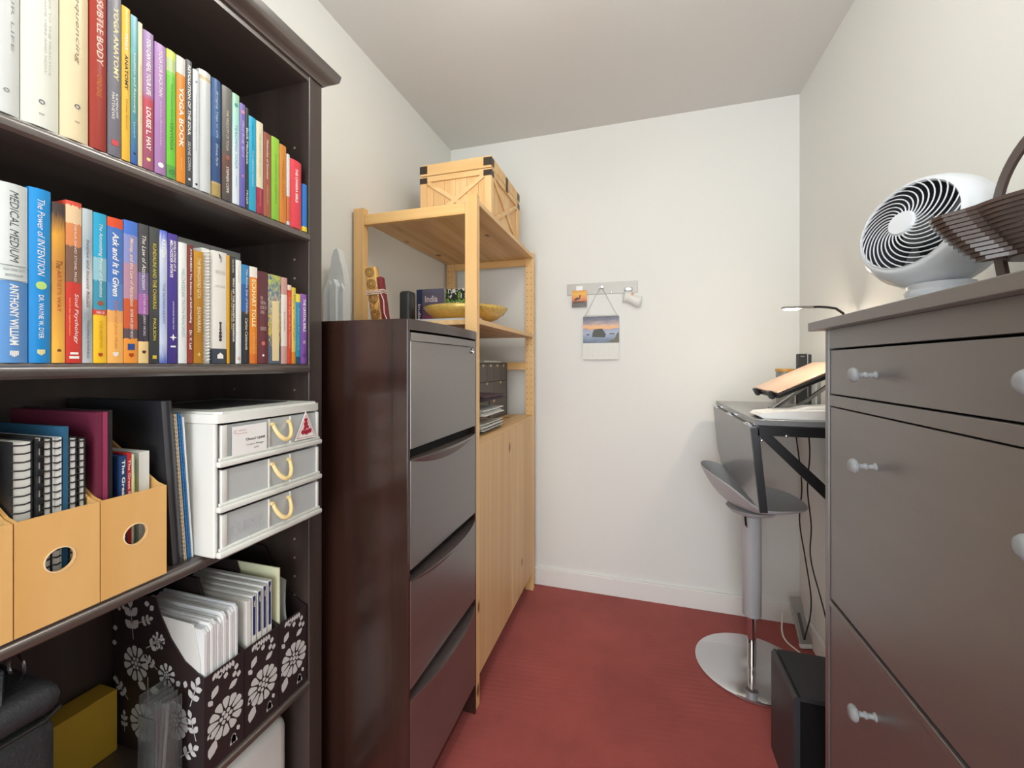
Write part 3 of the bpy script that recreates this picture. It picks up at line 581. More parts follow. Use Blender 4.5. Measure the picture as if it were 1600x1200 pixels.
# body frame: back, sides, dividers
MB().bbox(-.295, -.288, -hw, hw, 0, H - .02, .002).build('back_panel', M_ivory, pd)
for s_ in (-1, 1):
    MB().bbox(-.288, -.006, s_ * hw - .004, s_ * hw + .004, 0, H - .02, .003).build('side_panel', M_ivory, pd)
tz = [.0, .081, .162]
for z in tz: MB().bbox(-.286, -.004, -hw + .006, hw - .006, z + .0005, z + .004, .001).build('divider', M_ivory, pd)
m = MB(); t_ = bmesh.new()
m.prism([(-.3, -hw - .004), (-.3, hw + .004), (-.012, hw + .006), (-.002, hw + .001), (.004, hw - .012), (.004, -hw + .012), (-.002, -hw - .001), (-.012, -hw - .006)], H - .02, H - .004, 'z')
m.prism([(-.296, -hw), (-.296, hw), (-.012, hw), (-.002, hw - .008), (-.002, -hw + .008), (-.012, -hw)], H - .004, H, 'z')
m.build('top_panel', M_ivory, pd, True)
MB().box(-.25, -.06, -.09, .09, H + .0003, H + .0012).build('top_mat', mat('smoky_inlay', '#4a4b4d', .3), pd)
M_loop = mat('cream_handle', '#e6cd92', .35)
for i, z in enumerate(tz):
    dr = MB()
    zb, zt = z + .006, z + .076
    dr.bbox(-.27, -.003, -hw + .007, hw - .007, zb, zb + .003, .001); dr.bbox(-.004, .0, -hw + .007, hw - .007, zb, zt, .001)
    dr.bbox(-.27, -.003, -hw + .007, -hw + .010, zb, zt, .001); dr.bbox(-.27, -.003, hw - .010, hw - .007, zb, zt, .001)
    d = dr.build('drawer', M_frost, pd)
    e = MB(); e.bbox(-.004, .008, -hw - .004, hw + .004, z + .001, z + .012, .003); e.bbox(-.002, .004, -hw - .001, hw + .001, z + .012, z + .018, .002)
    e.build('drawer_lip', M_ivory, d, True)
    e = MB(); e.bbox(-.002, .003, -hw + .003, -hw + .014, z + .012, zt, .001); e.bbox(-.002, .003, hw - .009, hw - .003, z + .012, zt, .001); e.bbox(-.002, .002, -.018, -.014, z + .016, zt, .0008); e.bbox(-.002, .002, .036, .040, z + .016, zt, .0008)
    e.build('drawer_frame', M_ivory, d, True)
    MB().box(-.012, -.0045, -.014, .036, z + .02, zt - .002).build('grip_recess', mat('recess_grey', '#8f9296', .4), d)
    h = MB(); h.tube([(.004 + .016 * math.sin(PI * k / 14), .011 - .021 * math.cos(PI * k / 14), z + .064 - .033 * math.sin(PI * k / 14)) for k in range(15)], [.0035 + .001 * math.sin(PI * k / 14) for k in range(15)], 10)
    for yy in (-.0105, .0325): h.lathe([(0, 0), (.0042, 0), (.0042, .008), (0, .009)], 10, Matrix.Translation((-.001, yy, z + .064)) @ Matrix.Rotation(PI / 2, 4, 'Y'))
    h.build('handle', M_loop, d, True)
    c = MB(); c.box(-.2, -.03, -hw + .015, hw - .015, zb + .004, zb + .03); c.build('contents', mat('drawer_contents', '#9fa3a6', .7), d)
    if i == 2:
        cd = MB(); cd.box(.0044, .0052, -.1, -.026, z + .016, z + .071).build('name_card', mat('card_white', '#f4f4f2', .5), d)
        m = MB(); text_mb(m, 'Cheryl Uphill', (.0053, -.052, z + .043), (0, 1, 0), (0, 0, 1), 0, length=.042, height=.0062, bold=.02)
        text_mb(m, 'Location Manager', (.0053, -.052, z + .033), (0, 1, 0), (0, 0, 1), 0, length=.038, height=.0046)
        text_mb(m, '(SSI)', (.0053, -.05, z + .0255), (0, 1, 0), (0, 0, 1), 0, length=.01, height=.004); m.build('card_print', M_ink, d)
        m = MB(); m.tube([(.0055, -.094 + .003 * math.cos(a), z + .061 + .003 * math.sin(a)) for a in [PI * .3 + 1.4 * PI * k / 10 for k in range(11)]], .0004, 4)
        text_mb(m, 'CENTRE FOR', (.0053, -.08, z + .0625), (0, 1, 0), (0, 0, 1), 0, length=.016, height=.0022)
        text_mb(m, 'conscious movement', (.0053, -.08, z + .057), (0, 1, 0), (0, 0, 1), 0, length=.022, height=.002); m.build('card_logo', mat('logo_red', '#c0605c', .5), d)
        st = MB(); st.prism([(.046, z + .02), (.108, z + .02), (.077, z + .082)], .0045, .0053, 'x'); st.build('triangle_sticker', mat('card_white', '#f4f4f2', .5), d)
        m = MB()
        for p, q in (((.052, z + .024), (.102, z + .024)), ((.102, z + .024), (.077, z + .073)), ((.077, z + .073), (.052, z + .024))):
            m.tube([(.0056, *p), (.0056, *q)], .0005, 4)
        m.build('sticker_border', mat('logo_red', '#c0605c', .5), d)
        m = MB()
        for yy, zz, r_ in ((.077, .062, .0045), (.077, .053, .006), (.069, .036, .0055), (.079, .035, .006), (.088, .037, .0055), (.074, .044, .004), (.082, .046, .004)):
            m.lathe([(0, 0), (r_, 0), (r_, .0006), (0, .0006)], 12, Matrix.Translation((.0054, yy, z + zz)) @ Matrix.Rotation(PI / 2, 4, 'Y'))
        m.build('sticker_emblem', mat('emblem_red', '#b02a40', .5), d)
    if i == 0:
        m = MB(); text_mb(m, 'CHERYL', (.0006, -.064, z + .042), (0, 1, 0), (0, 0, 1), 0, length=.075, height=.022); m.build('lettering', mat('ghost_print', '#c4ccd0', .4), d)

# ---------------------------------------------------------------- floral magazine files on the lower shelf
M_flo = mat('floral_brown', '#2c2122', .55); M_pet = mat('floral_white', '#c9c9c6', .6)
Z4 = ZS[3] + .0005
def flower(mb, cx, cy, r, P, n=10, rot=0):
    """P(a, b, lift) -> point; flat petals lying on the panel"""
    def poly(pts, lift=.0003):
        mb._f([mb.bm.verts.new(P(a, b, lift)) for a, b in pts])
    for i in range(n):
        a = rot + 2 * PI * i / n; ca, sa = math.cos(a), math.sin(a)
        out = []
        for rr, ww in ((.42, .05), (.62, .13), (.85, .2), (.96, .16), (1.0, .05), (1.0, -.05), (.96, -.16), (.85, -.2), (.62, -.13), (.42, -.05)):
            out.append((cx + r * (rr * ca - ww * sa), cy + r * (rr * sa + ww * ca)))
        poly(out)
    for rad, k, sz in ((.27, 6, .11), (.0, 1, .13)):
        for i in range(k):
            a = rot + 2 * PI * i / max(1, k); poly([(cx + r * (rad * math.cos(a) + sz * math.cos(b)), cy + r * (rad * math.sin(a) + sz * math.sin(b))) for b in [2 * PI * q / 8 for q in range(8)]])
def leaf(mb, cx, cy, l, ang, P, wd=.32):
    ca, sa = math.cos(ang), math.sin(ang)
    pts = [(0, 0), (.25, wd * .7), (.55, wd), (.85, wd * .5), (1, 0), (.85, -wd * .5), (.55, -wd), (.25, -wd * .7)]
    mb._f([mb.bm.verts.new(P(cx + l * (a * ca - b * sa), cy + l * (a * sa + b * ca), .0003)) for a, b in pts])
def stem(mb, x0, y0, x1, y1, P, w_=.0009):
    dx, dy = x1 - x0, y1 - y0; L_ = math.hypot(dx, dy); nx, ny = -dy / L_ * w_, dx / L_ * w_
    mb._f([mb.bm.verts.new(P(a, b, .0003)) for a, b in ((x0 + nx, y0 + ny), (x1 + nx, y1 + ny), (x1 - nx, y1 - ny), (x0 - nx, y0 - ny))])
def sprig(mb, x, y, l, ang, P):
    x2, y2 = x + l * math.cos(ang), y + l * math.sin(ang)
    stem(mb, x, y, x2, y2, P)
    for f, s_ in ((.35, 1), (.35, -1), (.75, 1), (.75, -1), (1, 0)):
        leaf(mb, x + (x2 - x) * f, y + (y2 - y) * f, l * .42, ang + s_ * .85, P)
YF = [.5695, .651, .7355, .8165]
side_prof = [(0, 0), (0, .178), (-.012, .182), (-.05, .2), (-.085, .235), (-.11, .272), (-.125, .305), (-.24, .305), (-.24, 0)]
def floral(ya, yb, label, side=False, rot=0):
    t = thing('magazine_file', label, 'magazine file', (BX - .002, (ya + yb) / 2, Z4), group='floral cardboard magazine files')
    hw = (yb - ya) / 2 - .0008; th = .002
    for s_ in (-1, 1):
        y0, y1 = (-hw, -hw + th) if s_ < 0 else (hw - th, hw)
        MB().prism(side_prof, y0, y1, 'y').build('side_panel', M_flo, t)
    MB().box(-th, 0, -hw + th, hw - th, 0, .178).box(-.24, -.238, -hw + th, hw - th, 0, .305).box(-.238, -th, -hw + th, hw - th, 0, .002).build('front_and_back', M_flo, t)
    P = lambda a, b, l: (l, a, b)
    m = MB(); flower(m, .002, .078, .036, P, 12, rot); leaf(m, -.026, .13, .022, 1.0, P); leaf(m, .008, .124, .02, .5, P); leaf(m, -.024, .118, .015, 2.2, P)
    for a_, b_ in ((.018, .14), (.027, .135), (.0, .15), (-.012, .158), (.022, .152)): leaf(m, a_, b_, .012, 1.3, P, .4)
    for k in range(7): leaf(m, -.024 + .007 * k, .162, .014, 1.2 + .1 * k, P, .25)
    for k in range(5): leaf(m, .01 + .004 * k, .012, .02, .9 + .35 * k, P, .22)
    leaf(m, -.03, .022, .03, 1.2, P); leaf(m, .03, .03, .012, 2, P); leaf(m, -.034, .06, .012, 1, P)
    for v in m.bm.verts: v.co.y = max(-hw + .0005, min(hw - .0005, v.co.y))
    m.build('flower_print', M_pet, t)
    if side:
        P = lambda a, b, l: (a, -hw - l, b)
        m = MB()
        flower(m, -.178, .17, .034, P, 11); flower(m, -.085, .115, .0, P, 3)
        flower(m, -.075, .085, .036, P, 13, .2); flower(m, -.158, .06, .036, P, 12); flower(m, -.225, .285, .02, P, 8)
        sprig(m, -.185, .215, .06, 1.7, P); sprig(m, -.15, .205, .04, .5, P); sprig(m, -.2, .095, .035, 2.4, P); sprig(m, -.035, .12, .045, 1.2, P)
        flower(m, -.095, .165, .022, P, 9, .3); flower(m, -.117, .225, .017, P, 7); sprig(m, -.12, .17, .03, 2.6, P); sprig(m, -.02, .06, .04, 1.9, P); sprig(m, -.17, .25, .03, .4, P); sprig(m, -.21, .03, .03, 1.6, P)
        sprig(m, -.06, .02, .04, .6, P); sprig(m, -.11, .02, .035, 1.6, P); leaf(m, -.14, .125, .025, .3, P); leaf(m, -.15, .125, .025, 2.7, P); stem(m, -.145, .1, -.145, .15, P)
        for a_, b_ in ((-.23, .13), (-.232, .2), (-.23, .23), (-.14, .28), (-.155, .29), (-.06, .16), (-.045, .165)): leaf(m, a_, b_, .014, a_ * 40, P, .4)
        m.build('side_flower_print', M_pet, t)
    return t
floral(YF[0], YF[1], 'brown and white floral magazine file packed with white papers, nearest of three', True)
floral(YF[1], YF[2], 'floral magazine file holding blue-spined booklets, middle of three', False, .3)
floral(YF[2], YF[3], 'floral magazine file holding a clear plastic sleeve, by the bookcase side', False, .6)
# papers in the nearest file
y = YF[0] + .0054
hts = [(.262, 0), (.262, 0), (.268, 0), (.27, .0), (.262, 0), (.266, 0), (.274, 0), (.26, 0), (.27, 0), (.272, 0), (.276, 0)]
for i, (h, _) in enumerate(hts):
    wd = .0042 if i % 3 else .0054
    m = MB(); x1 = -.765 - .002 * (i % 2)
    m.prism([(x1 - .2, Z4 + .003), (x1, Z4 + .003), (x1, Z4 + h - .008), (x1 - .008, Z4 + h), (x1 - .2, Z4 + h)], y, y + wd, 'y')
    o = m.build('leaflet', mat('leaflet_white_%d' % (i % 3), ('#e9eaea', '#dfe2e4', '#f0f0ee')[i % 3], .6), None, False)
    tag(o, 'white folded leaflet packed upright in the nearest floral magazine file', 'leaflet', 'white leaflets in the nearest floral file')
    y += wd + .0016
o = MB().prism([(-.985, Z4 + .003), (-.80, Z4 + .003), (-.772, Z4 + .2), (-.79, Z4 + .27), (-.985, Z4 + .275)], YF[0] + .0034, YF[0] + .0046, 'y').build('form_sheet', M_paper)
tag(o, 'front white form with black logo and small print in the nearest floral file', 'paper')
m = MB()
for i in range(7): m.box(-.93, -.93 + (.05 if i % 3 else .035), YF[0] + .0030, YF[0] + .0034, Z4 + .262 - .009 * i - (.004 if i > 2 else 0), Z4 + .2635 - .009 * i - (.004 if i > 2 else 0))
m.build('small_print', mat('print_grey', '#5a5c60', .6), o)
MB().box(-.96, -.94, YF[0] + .003, YF[0] + .0034, Z4 + .235, Z4 + .268).build('logo_block', M_ink, o)
y = YF[1] + .012
M_bl = mat('booklet_blue', '#2c3a66', .4)
for i in range(5):
    h = .268 + .004 * i; x1 = -.766
    o = MB().box(x1 - .2, x1, y, y + .009, Z4 + .003, Z4 + h).build('booklet', M_paper)
    if i: tag(o, 'white booklet with dark blue spine strip in the middle floral file', 'booklet', 'blue-striped booklets in the middle floral file')
    else: tag(o, 'plain white booklet left of the blue-striped ones in the middle floral file', 'booklet')
    if i: 
        MB().box(x1 + .0001, x1 + .0008, y + .001, y + .0065, Z4 + .19, Z4 + h - .002).build('spine_strip', M_bl, o)
        m = MB(); text_mb(m, 'TMT', (x1 + .0009, y + .0037, Z4 + h - .017), (0, 0, -1), (0, 1, 0), 0, length=.014, height=.0034, bold=.02); m.build('spine_mark', mat('print_w', W, .5), o)
    y += .0128
o = MB().box(-.985, -.765, YF[2] + .006, YF[2] + .009, Z4 + .003, Z4 + .3).build('folder', mat('cream_folder', '#d9dbb8', .6))
tag(o, 'pale yellow-green card folder standing in the floral file by the bookcase side', 'folder')
m = MB(); N = 12
for i in range(2):
    pts = []
sleeve = MB()
grid = {}
for i in range(14):
    for j in range(12):
        a = i / 13; b = j / 11
        yy = YF[2] + .028 + .010 * math.sin(5 * a + 3 * b) * b + .006 * math.sin(9 * b + a * 4) ; xx = -.97 + .2 * a + .012 * b * math.sin(b * 4)
        zz = Z4 + .004 + (.295 - .05 * a * a + .006 * math.sin(8 * a)) * b
        grid[i, j] = sleeve.bm.verts.new((xx, yy, zz))
for i in range(13):
    for j in range(11): sleeve._f([grid[i, j], grid[i + 1, j], grid[i + 1, j + 1], grid[i, j + 1]])
o = sleeve.build('plastic_sleeve', mat('crinkled_plastic', '#e6eaea', .12, alpha=.42), None, 'all')
tag(o, 'crinkled clear plastic sleeve in the floral file nearest the bookcase side', 'sleeve')

# acrylic holder, camera bag, yellow box and papers on the lower shelf
ac = thing('acrylic_holder', 'clear ribbed acrylic organiser in front of the floral file side', 'holder', (-.825, .535, Z4))
ac.location.x = -.806; ac.scale = (.72, .9, .78)
for i, (x, h) in enumerate(((-.012, .222), (.003, .214), (.016, .21), (.030, .205), (.044, .198))):
    MB().bbox(x - .03, x - .028, -.024, .024, .003, h, .0008).build('divider', M_clear, ac)
MB().bbox(-.043, .016, -.026, -.0245, .003, .18, .0006).build('front_wall', M_clear, ac)
MB().bbox(-.044, .017, -.027, .027, 0, .003, .001).build('base', M_clear, ac)
for x in (-.034, -.02, -.006, .008): MB().tube([(x, -.01, .0035), (x + .002, 0.0, .19)], .003, 6).build('clear_stick', mat('clear_stick', '#dfe3e3', .15, trans=.7, ior=1.2), ac, True)
o = MB().bbox(-1.025, -.975, .40, .562, Z4, Z4 + .118, .002).build('yellow_box', mat('mustard_card', '#b8942e', .5))
tag(o, 'mustard yellow box behind the black camera bag on the lower shelf', 'box')
bag = thing('camera_bag', 'black zipped camera bag with metal ring on the lower shelf', 'bag', (-.80, .305, Z4))
M_bag = mat('bag_nylon', '#2a2b2e', .55, bump=.5, bscale=260)
MB().bbox(-.12, .04, -.07, .068, 0, .275, .022, seg=4).build('body', M_bag, bag, True)
MB().bbox(-.124, .044, -.074, .072, .277, .318, .019, seg=4).build('lid', M_bag, bag, True)
m = MB(); m.tube([(-.12 + .003, -.07, .276), (.0425, -.07 + .02, .276), (.0425, .05, .276), (.03, .0705, .276), (-.1, .0705, .276)], .0028, 6); m.build('zip', M_black, bag, True)
m = MB(); m.tube([(-.03 + .018 * math.cos(2 * PI * k / 20), .055, .33 + .018 * math.sin(2 * PI * k / 20)) for k in range(20)], .002, 6, closed=True); m.build('ring', M_silver, bag, True)
m = MB(); m.tube([(-.1, .0, .316), (-.085, .01, .345), (-.05, .02, .352), (.0, .02, .345), (.02, .01, .316)], 0, flat=(.02, .004)); m.build('handle', M_bag, bag)
MB().lathe([(0, 0), (.007, 0), (.006, .003), (0, .004)], 14, Matrix.Translation((.04, .03, .2)) @ Matrix.Rotation(PI / 2, 4, 'Y')).build('stud', mat('nickel', '#d6d6d2', .25, 1), bag, True)
o = MB().prism([(.36, Z4 + .001), (.38, Z4 + .001), (.368, Z4 + .345), (.348, Z4 + .345)], -1.0, -.93, 'x').build('paper_stack', mat('pale_blue_paper', '#c4d4dc', .6))
tag(o, 'pale blue papers standing behind the black camera bag', 'papers')
# white fabric bag on the bottom shelf
fb = MB(); 
fb.bbox(-.98, -.79, .6, .80, ZS[4] + .0005, ZS[4] + .29, .03, seg=5)
o = fb.build('storage_bag', mat('white_cloth', '#d8d8d2', .7, bump=.4, bscale=30), None, True); tag(o, 'white cloth bag on the bottom shelf under the floral files', 'bag')

# ---------------------------------------------------------------- filing cabinet
FX, FY0, FY1, FH = -.54, .905, 1.352, 1.309
fc = thing('filing_cabinet', 'dark cherry wood filing cabinet with four bowed drawers', 'filing cabinet', (-.8, 1.13, 0))
yc = 1.13; fx0 = -1.045
def fl(mb, n, m, sm=False, par=None):
    o = mb.build(n, m, par or fc, sm)
    if not par: o.location = (.8, -1.13, 0)
    return o
fl(MB().box(fx0, FX - .045, FY0 + .002, FY0 + .02, .03, FH - .02), 'side_panel', M_file)
fl(MB().box(fx0, FX - .045, FY1 - .02, FY1 - .002, .03, FH - .02), 'side_panel', M_file)
fl(MB().box(fx0 - .002, fx0, FY0 + .002, FY1 - .002, .03, FH - .02), 'back_panel', M_file)
fl(MB().bbox(FX - .045, FX - .001, FY0, FY0 + .012, 0, FH - .001, .0015), 'corner_post', M_file)
fl(MB().bbox(FX - .045, FX - .001, FY1 - .009, FY1, 0, FH - .001, .0015), 'corner_post', M_file)
bow = lambda n, y0, y1, x, d: [(x + d * math.sin(PI * i / n), y0 + (y1 - y0) * i / n) for i in range(n + 1)]
arcp = lambda n, y0, y1, x, d: [(x + d * (1 - (2 * i / n - 1) ** 2), y0 + (y1 - y0) * i / n) for i in range(n + 1)]
fl(MB().prism([(fx0, FY0 + .001), (FX - .002, FY0 + .001)] + arcp(16, FY0 + .001, FY1 - .001, FX, .012) + [(fx0, FY1 - .001)], FH - .027, FH, 'z'), 'top_panel', M_file, True)
fl(MB().box(fx0, FX - .03, FY0 + .012, FY1 - .012, .03, .1), 'plinth', M_file)
bounds = [1.279, .984, .687, .393, .1]
for i in range(4):
    zt, zb = bounds[i], bounds[i + 1]
    y0, y1 = FY0 + .0135, FY1 - .0105
    d = fl(MB().bbox(FX - .02, FX, y0, y1, zb + .004, zt - .024, .001), 'drawer', M_filef)
    fl(MB().box(FX - .4, FX - .022, y0 + .01, y1 - .01, zb + .02, zt - .04), 'drawer_box', M_gap, False, d)
    if i == 0:
        fl(MB().prism([(FX - .02, y0)] + arcp(16, y0, y1, FX, .010) + [(FX - .02, y1)], zt - .0235, zt - .003, 'z'), 'drawer_pull', M_filef, True, d)
    else:
        mbp = MB(); N = 20
        # crescent lip, bowed outward and thinning to the ends
        top, bot, ib = [], [], []
        for k in range(N + 1):
            a = k / N; q = 1 - (2 * a - 1) ** 2; y = y0 + (y1 - y0) * a
            top.append(mbp.bm.verts.new((FX + .028 * q, y, zt - .022 + .004 * q))); bot.append(mbp.bm.verts.new((FX + .0285 * q, y, zt - .024 - .0))); ib.append((mbp.bm.verts.new((FX - .018, y, zt - .022)), mbp.bm.verts.new((FX + .0002, y, zt - .024 - .03 * q))))
        for k in range(N):
            mbp._f([ib[k][0], top[k], top[k + 1], ib[k + 1][0]]); mbp._f([top[k], bot[k], bot[k + 1], top[k + 1]]); mbp._f([bot[k], ib[k][1], ib[k + 1][1], bot[k + 1]])
        fl(mbp, 'drawer_pull', M_filef, True, d)
    # dark recess above each drawer
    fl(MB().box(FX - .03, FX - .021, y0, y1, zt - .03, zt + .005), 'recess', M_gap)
m = MB(); m.lathe([(0, 0), (.009, 0), (.0085, .004), (.006, .005), (.006, .0035), (0, .0035)], 20, Matrix.Translation((FX + .001, FY1 - .045, 1.242)) @ Matrix.Rotation(PI / 2, 4, 'Y')); fl(m, 'lock', M_chrome, True)

# ---------------------------------------------------------------- pine shelving unit
IX0, IX1, IY0, IY1 = -1.046, -.543, 1.36, 2.195
iv = thing('shelving_unit', 'open pine shelving unit with knotty shelves and drilled posts', 'shelving unit', (-.79, 1.78, 0))
def ivb(mb, n, m, sm=False):
    o = mb.build(n, m, iv, sm); o.location = (.79, -1.78, 0); return o
PH = 1.79
for y0, y1 in ((IY0, IY0 + .03), (IY1 - .03, IY1)):
    for x0, x1 in ((IX0, IX0 + .044), (IX1 - .044, IX1)):
        o = ivb(MB().bbox(x0, x1, y0, y1, 0.001, PH, .002), 'post', M_pine)
        hm = MB(); yy = y1 if y0 == IY0 else y0
        for z in [.15 + .032 * i for i in range(50)]:
            for xx in (x0 + .011, x1 - .011): hm.lathe([(0, -.0004), (.0024, -.0004), (.0024, .0004), (0, .0004)], 6, Matrix.Translation((xx, yy, z)) @ M_y)
        h = hm.build('peg_holes', mat('peg_hole', '#6e4c28', .7), o)
    for zc in (1.745, 1.19, .62, .06):
        ivb(MB().bbox(IX0 + .0445, IX1 - .0445, y0 + .004, y1 - .004, zc - .02, zc + .02, .002), 'rail', M_pineX)
def board(z, th=.018, n='shelf'):
    m = MB(); y0, y1 = IY0 + .0305, IY1 - .0305
    m.bbox(IX0 + .002, IX1 - .001, y0, y1, z - th, z, .0015); return ivb(m, n, M_pineY)
board(1.7755); board(1.358); 
# cabinet standing inside the frame
cb = thing('pine_cabinet', 'low pine cabinet with two plain doors under the open shelves', 'cabinet', (-.79, 1.78, .1))
def cbb(mb, n, m): o = mb.build(n, m, cb); o.location = (.79, -1.78, -.1); return o
CY0, CY1, CT = IY0 + .031, IY1 - .031, .932
cbb(MB().box(IX0 + .006, IX1 - .022, CY0, CY0 + .016, .1, CT - .018), 'side_panel', M_pined); cbb(MB().box(IX0 + .006, IX1 - .022, CY1 - .016, CY1, .1, CT - .018), 'side_panel', M_pined)
cbb(MB().bbox(IX0 + .004, IX1 - .003, CY0, CY1, CT - .018, CT, .001), 'top_panel', M_pineY); cbb(MB().box(IX0 + .006, IX1 - .022, CY0 + .016, CY1 - .016, .1, .116), 'bottom_panel', M_pined)
cbb(MB().box(IX0 + .004, IX0 + .006, CY0, CY1, .1, CT - .018), 'back_panel', M_pined)
ym = (CY0 + CY1) / 2 + .02
for a, b in ((CY0 + .001, ym - .003), (ym + .003, CY1 - .001)): cbb(MB().bbox(IX1 - .0215, IX1 - .002, a, b, .102, CT - .0185, .0012), 'door', M_pined)
# feet so the cabinet stands
for yy in (CY0 + .03, CY1 - .06):
    cbb(MB().box(IX0 + .05, IX1 - .08, yy, yy + .03, .001, .1), 'support', M_pined)

# crate on top
CRZ = 1.776; CX0, CX1, CYa, CYb, CH = -.918, -.59, 1.64, 2.06, .286
cr = thing('crate', 'lidded pine crate with crossed braces and dark corner brackets', 'crate', ((CX0 + CX1) / 2, (CYa + CYb) / 2, CRZ))
hx, hy = (CX1 - CX0) / 2, (CYb - CYa) / 2
def planked(mb, ax, pos, a0, a1, z0, z1, n, th):
    for i in range(n):
        u, v_ = a0 + (a1 - a0) * i / n + .0006, a0 + (a1 - a0) * (i + 1) / n - .0006
        if ax == 'y': mb.box(u, v_, min(pos, pos + th), max(pos, pos + th), z0, z1)
        else: mb.box(min(pos, pos + th), max(pos, pos + th), u, v_, z0, z1)
M_crz = wood('pine_crate_planks', '#dcae74', '#ecc690', 2, 18, .05, .5, True)
M_crx = wood('pine_crate_rails', '#e0b478', '#eec994', 0, 18, .1, .5, False)
LZ = CH * .82
body = MB()
planked(body, 'y', -hy + .008, -hx + .008, hx - .008, 0, LZ, 6, .01); planked(body, 'y', hy - .008, -hx + .008, hx - .008, 0, LZ, 6, -.01)
planked(body, 'x', -hx + .008, -hy + .008, hy - .008, 0, LZ, 8, .01); planked(body, 'x', hx - .008, -hy + .008, hy - .008, 0, LZ, 8, -.01)
body.box(-hx + .01, hx - .01, -hy + .01, hy - .01, 0, .01)
body.build('planks', M_crz, cr)
def xbrace(ax, pos, half, z0, z1):
    for sg in (-1, 1):
        w_ = .018; L_ = math.hypot(2 * half, z1 - z0); ang = math.atan2(z1 - z0, 2 * half) * sg
        Mx = Matrix.Translation((0, pos, (z0 + z1) / 2)) @ Matrix.Rotation(-ang, 4, 'Y') if ax == 'y' else Matrix.Translation((pos, 0, (z0 + z1) / 2)) @ Matrix.Rotation(PI / 2, 4, 'Z') @ Matrix.Rotation(-ang, 4, 'Y')
        d_ = .0055 if sg > 0 else .005
        MB().box(-L_ / 2 + .006, L_ / 2 - .006, -d_ / 2, d_ / 2, -w_ / 2, w_ / 2, Mx).build('diagonal_brace', M_crx, cr)
for pos in (-hy + .0035, hy - .0035): xbrace('y', pos, hx - .03, .03, LZ - .022)
for pos in (-hx + .0035, hx - .0035): xbrace('x', pos, hy - .03, .03, LZ - .022)
for sx in (-1, 1):
    for sy in (-1, 1):
        MB().bbox(*sorted((sx * hx, sx * (hx - .03))), *sorted((sy * hy, sy * (hy - .008))), 0, LZ, .001).build('corner_stile', M_crz, cr)
        MB().bbox(*sorted((sx * hx, sx * (hx - .008))), *sorted((sy * (hy - .0082), sy * (hy - .034))), 0, LZ, .001).build('corner_stile', M_crz, cr)
for z0, z1 in ((0, .024), (LZ - .024, LZ)):
    for s_ in (-1, 1):
        MB().bbox(-hx + .0305, hx - .0305, *sorted((s_ * hy, s_ * (hy - .008))), z0, z1, .001).build('rail', M_crx, cr)
        MB().bbox(*sorted((s_ * hx, s_ * (hx - .008))), -hy + .0345, hy - .0345, z0, z1, .001).build('rail', M_crx, cr)
MB().bbox(-hx + .0, hx - .0, *(-hy, hy), LZ + .003, CH, .002).build('lid', M_crx, cr)
M_brk = mat('dark_bracket', '#4a4038', .4, .6)
for sx in (-1, 1):
    for sy in (-1, 1):
        for z0, z1 in ((LZ + .012, CH - .006), (LZ - .03, LZ - .006)) + (((.004, .026),) ):
            x0, x1 = sorted((sx * (hx + .0012), sx * (hx - .034))); y0, y1 = sorted((sy * (hy + .0012), sy * (hy - .034)))
            b = MB(); b.box(x0, x1, *sorted((sy * (hy + .0014), sy * (hy + .0002))), z0, z1); b.box(*sorted((sx * (hx + .0014), sx * (hx + .0002))), y0, y1, z0, z1)
            b.build('corner_bracket', M_brk, cr)
MB().box(hx + .0003, hx + .004, -.012, .012, LZ - .02, CH - .01).build('latch', M_brk, cr)

# things on the pine shelf
SH = 1.3585
bk = thing('travel_book', 'thick purple guidebook reading India, lying upright behind the bowl', 'book', (-1.019, 1.79, SH))
cvv = print_mat([(0, '#8c4468'), (.35, '#6c4a68'), (.6, '#6a6478'), (1, '#5c5c74')], .25)
MB().box(.0, .14, 0, .0015, 0, .195).box(0, .14, .04, .0415, 0, .195).box(-.0015, 0, 0, .0415, 0, .195).build('cover', cvv, bk)
MB().box(0.0005, .137, .002, .0395, .001, .192).build('pages', M_paper, bk)
MB().box(-.0022, .028, -.001, -.0002, 0.0, .195).build('spine_strip', mat('navy_spine', '#28385c', .4), bk)
MB().box(.028, .138, -.001, -.0004, .176, .195).build('title_band', mat('slate_band', '#6c6c84', .4), bk)
m = MB(); text_mb(m, 'India', (.076, -.0012, .148), (1, 0, 0), (0, 0, 1), 0, length=.066, height=.031, bold=.02); m.build('title', mat('print_w2', '#e8dce4', .5), bk)
m = MB(); text_mb(m, 'India', (.013, -.0012, .085), (0, 0, -1), (1, 0, 0), 0, length=.08, height=.014, bold=.02); m.build('spine_title', mat('print_w2', '#e8dce4', .5), bk)
o = MB().bbox(-.872, -.74, 1.795, 1.82, SH, SH + .19, .001).build('picture_book', print_mat([(0, '#2c4a20'), (.3, '#6c9c3c'), (.42, '#e0e4d0'), (.5, '#2c4c24'), (.62, '#8cb850'), (.72, '#1c2c1c'), (.95, '#e8e8e0')], 1.5, nscale=7))
tag(o, 'book with green leafy cover behind the bowl beside the India guidebook', 'book')
sp = MB().bbox(-.91, -.862, 1.455, 1.51, SH, SH + .128, .012, seg=4).build('speaker', mat('charcoal_case', '#2b2c2e', .45), None, True)
tag(sp, 'small charcoal rounded speaker left of the India guidebook', 'speaker')
bw_ = thing('bowl', 'shallow golden bowl with dark flecks on the pine shelf', 'bowl', (-.655, 1.70, SH))
prof = [(0, 0), (.05, 0), (.09, .010), (.13, .026), (.155, .046), (.172, .066), (.169, .067), (.152, .048), (.127, .030), (.088, .012), (.048, .004), (0, .004)]
gb = mat('gold_bowl', '#dcb864', .35, .25, vary=.25, vscale=60)
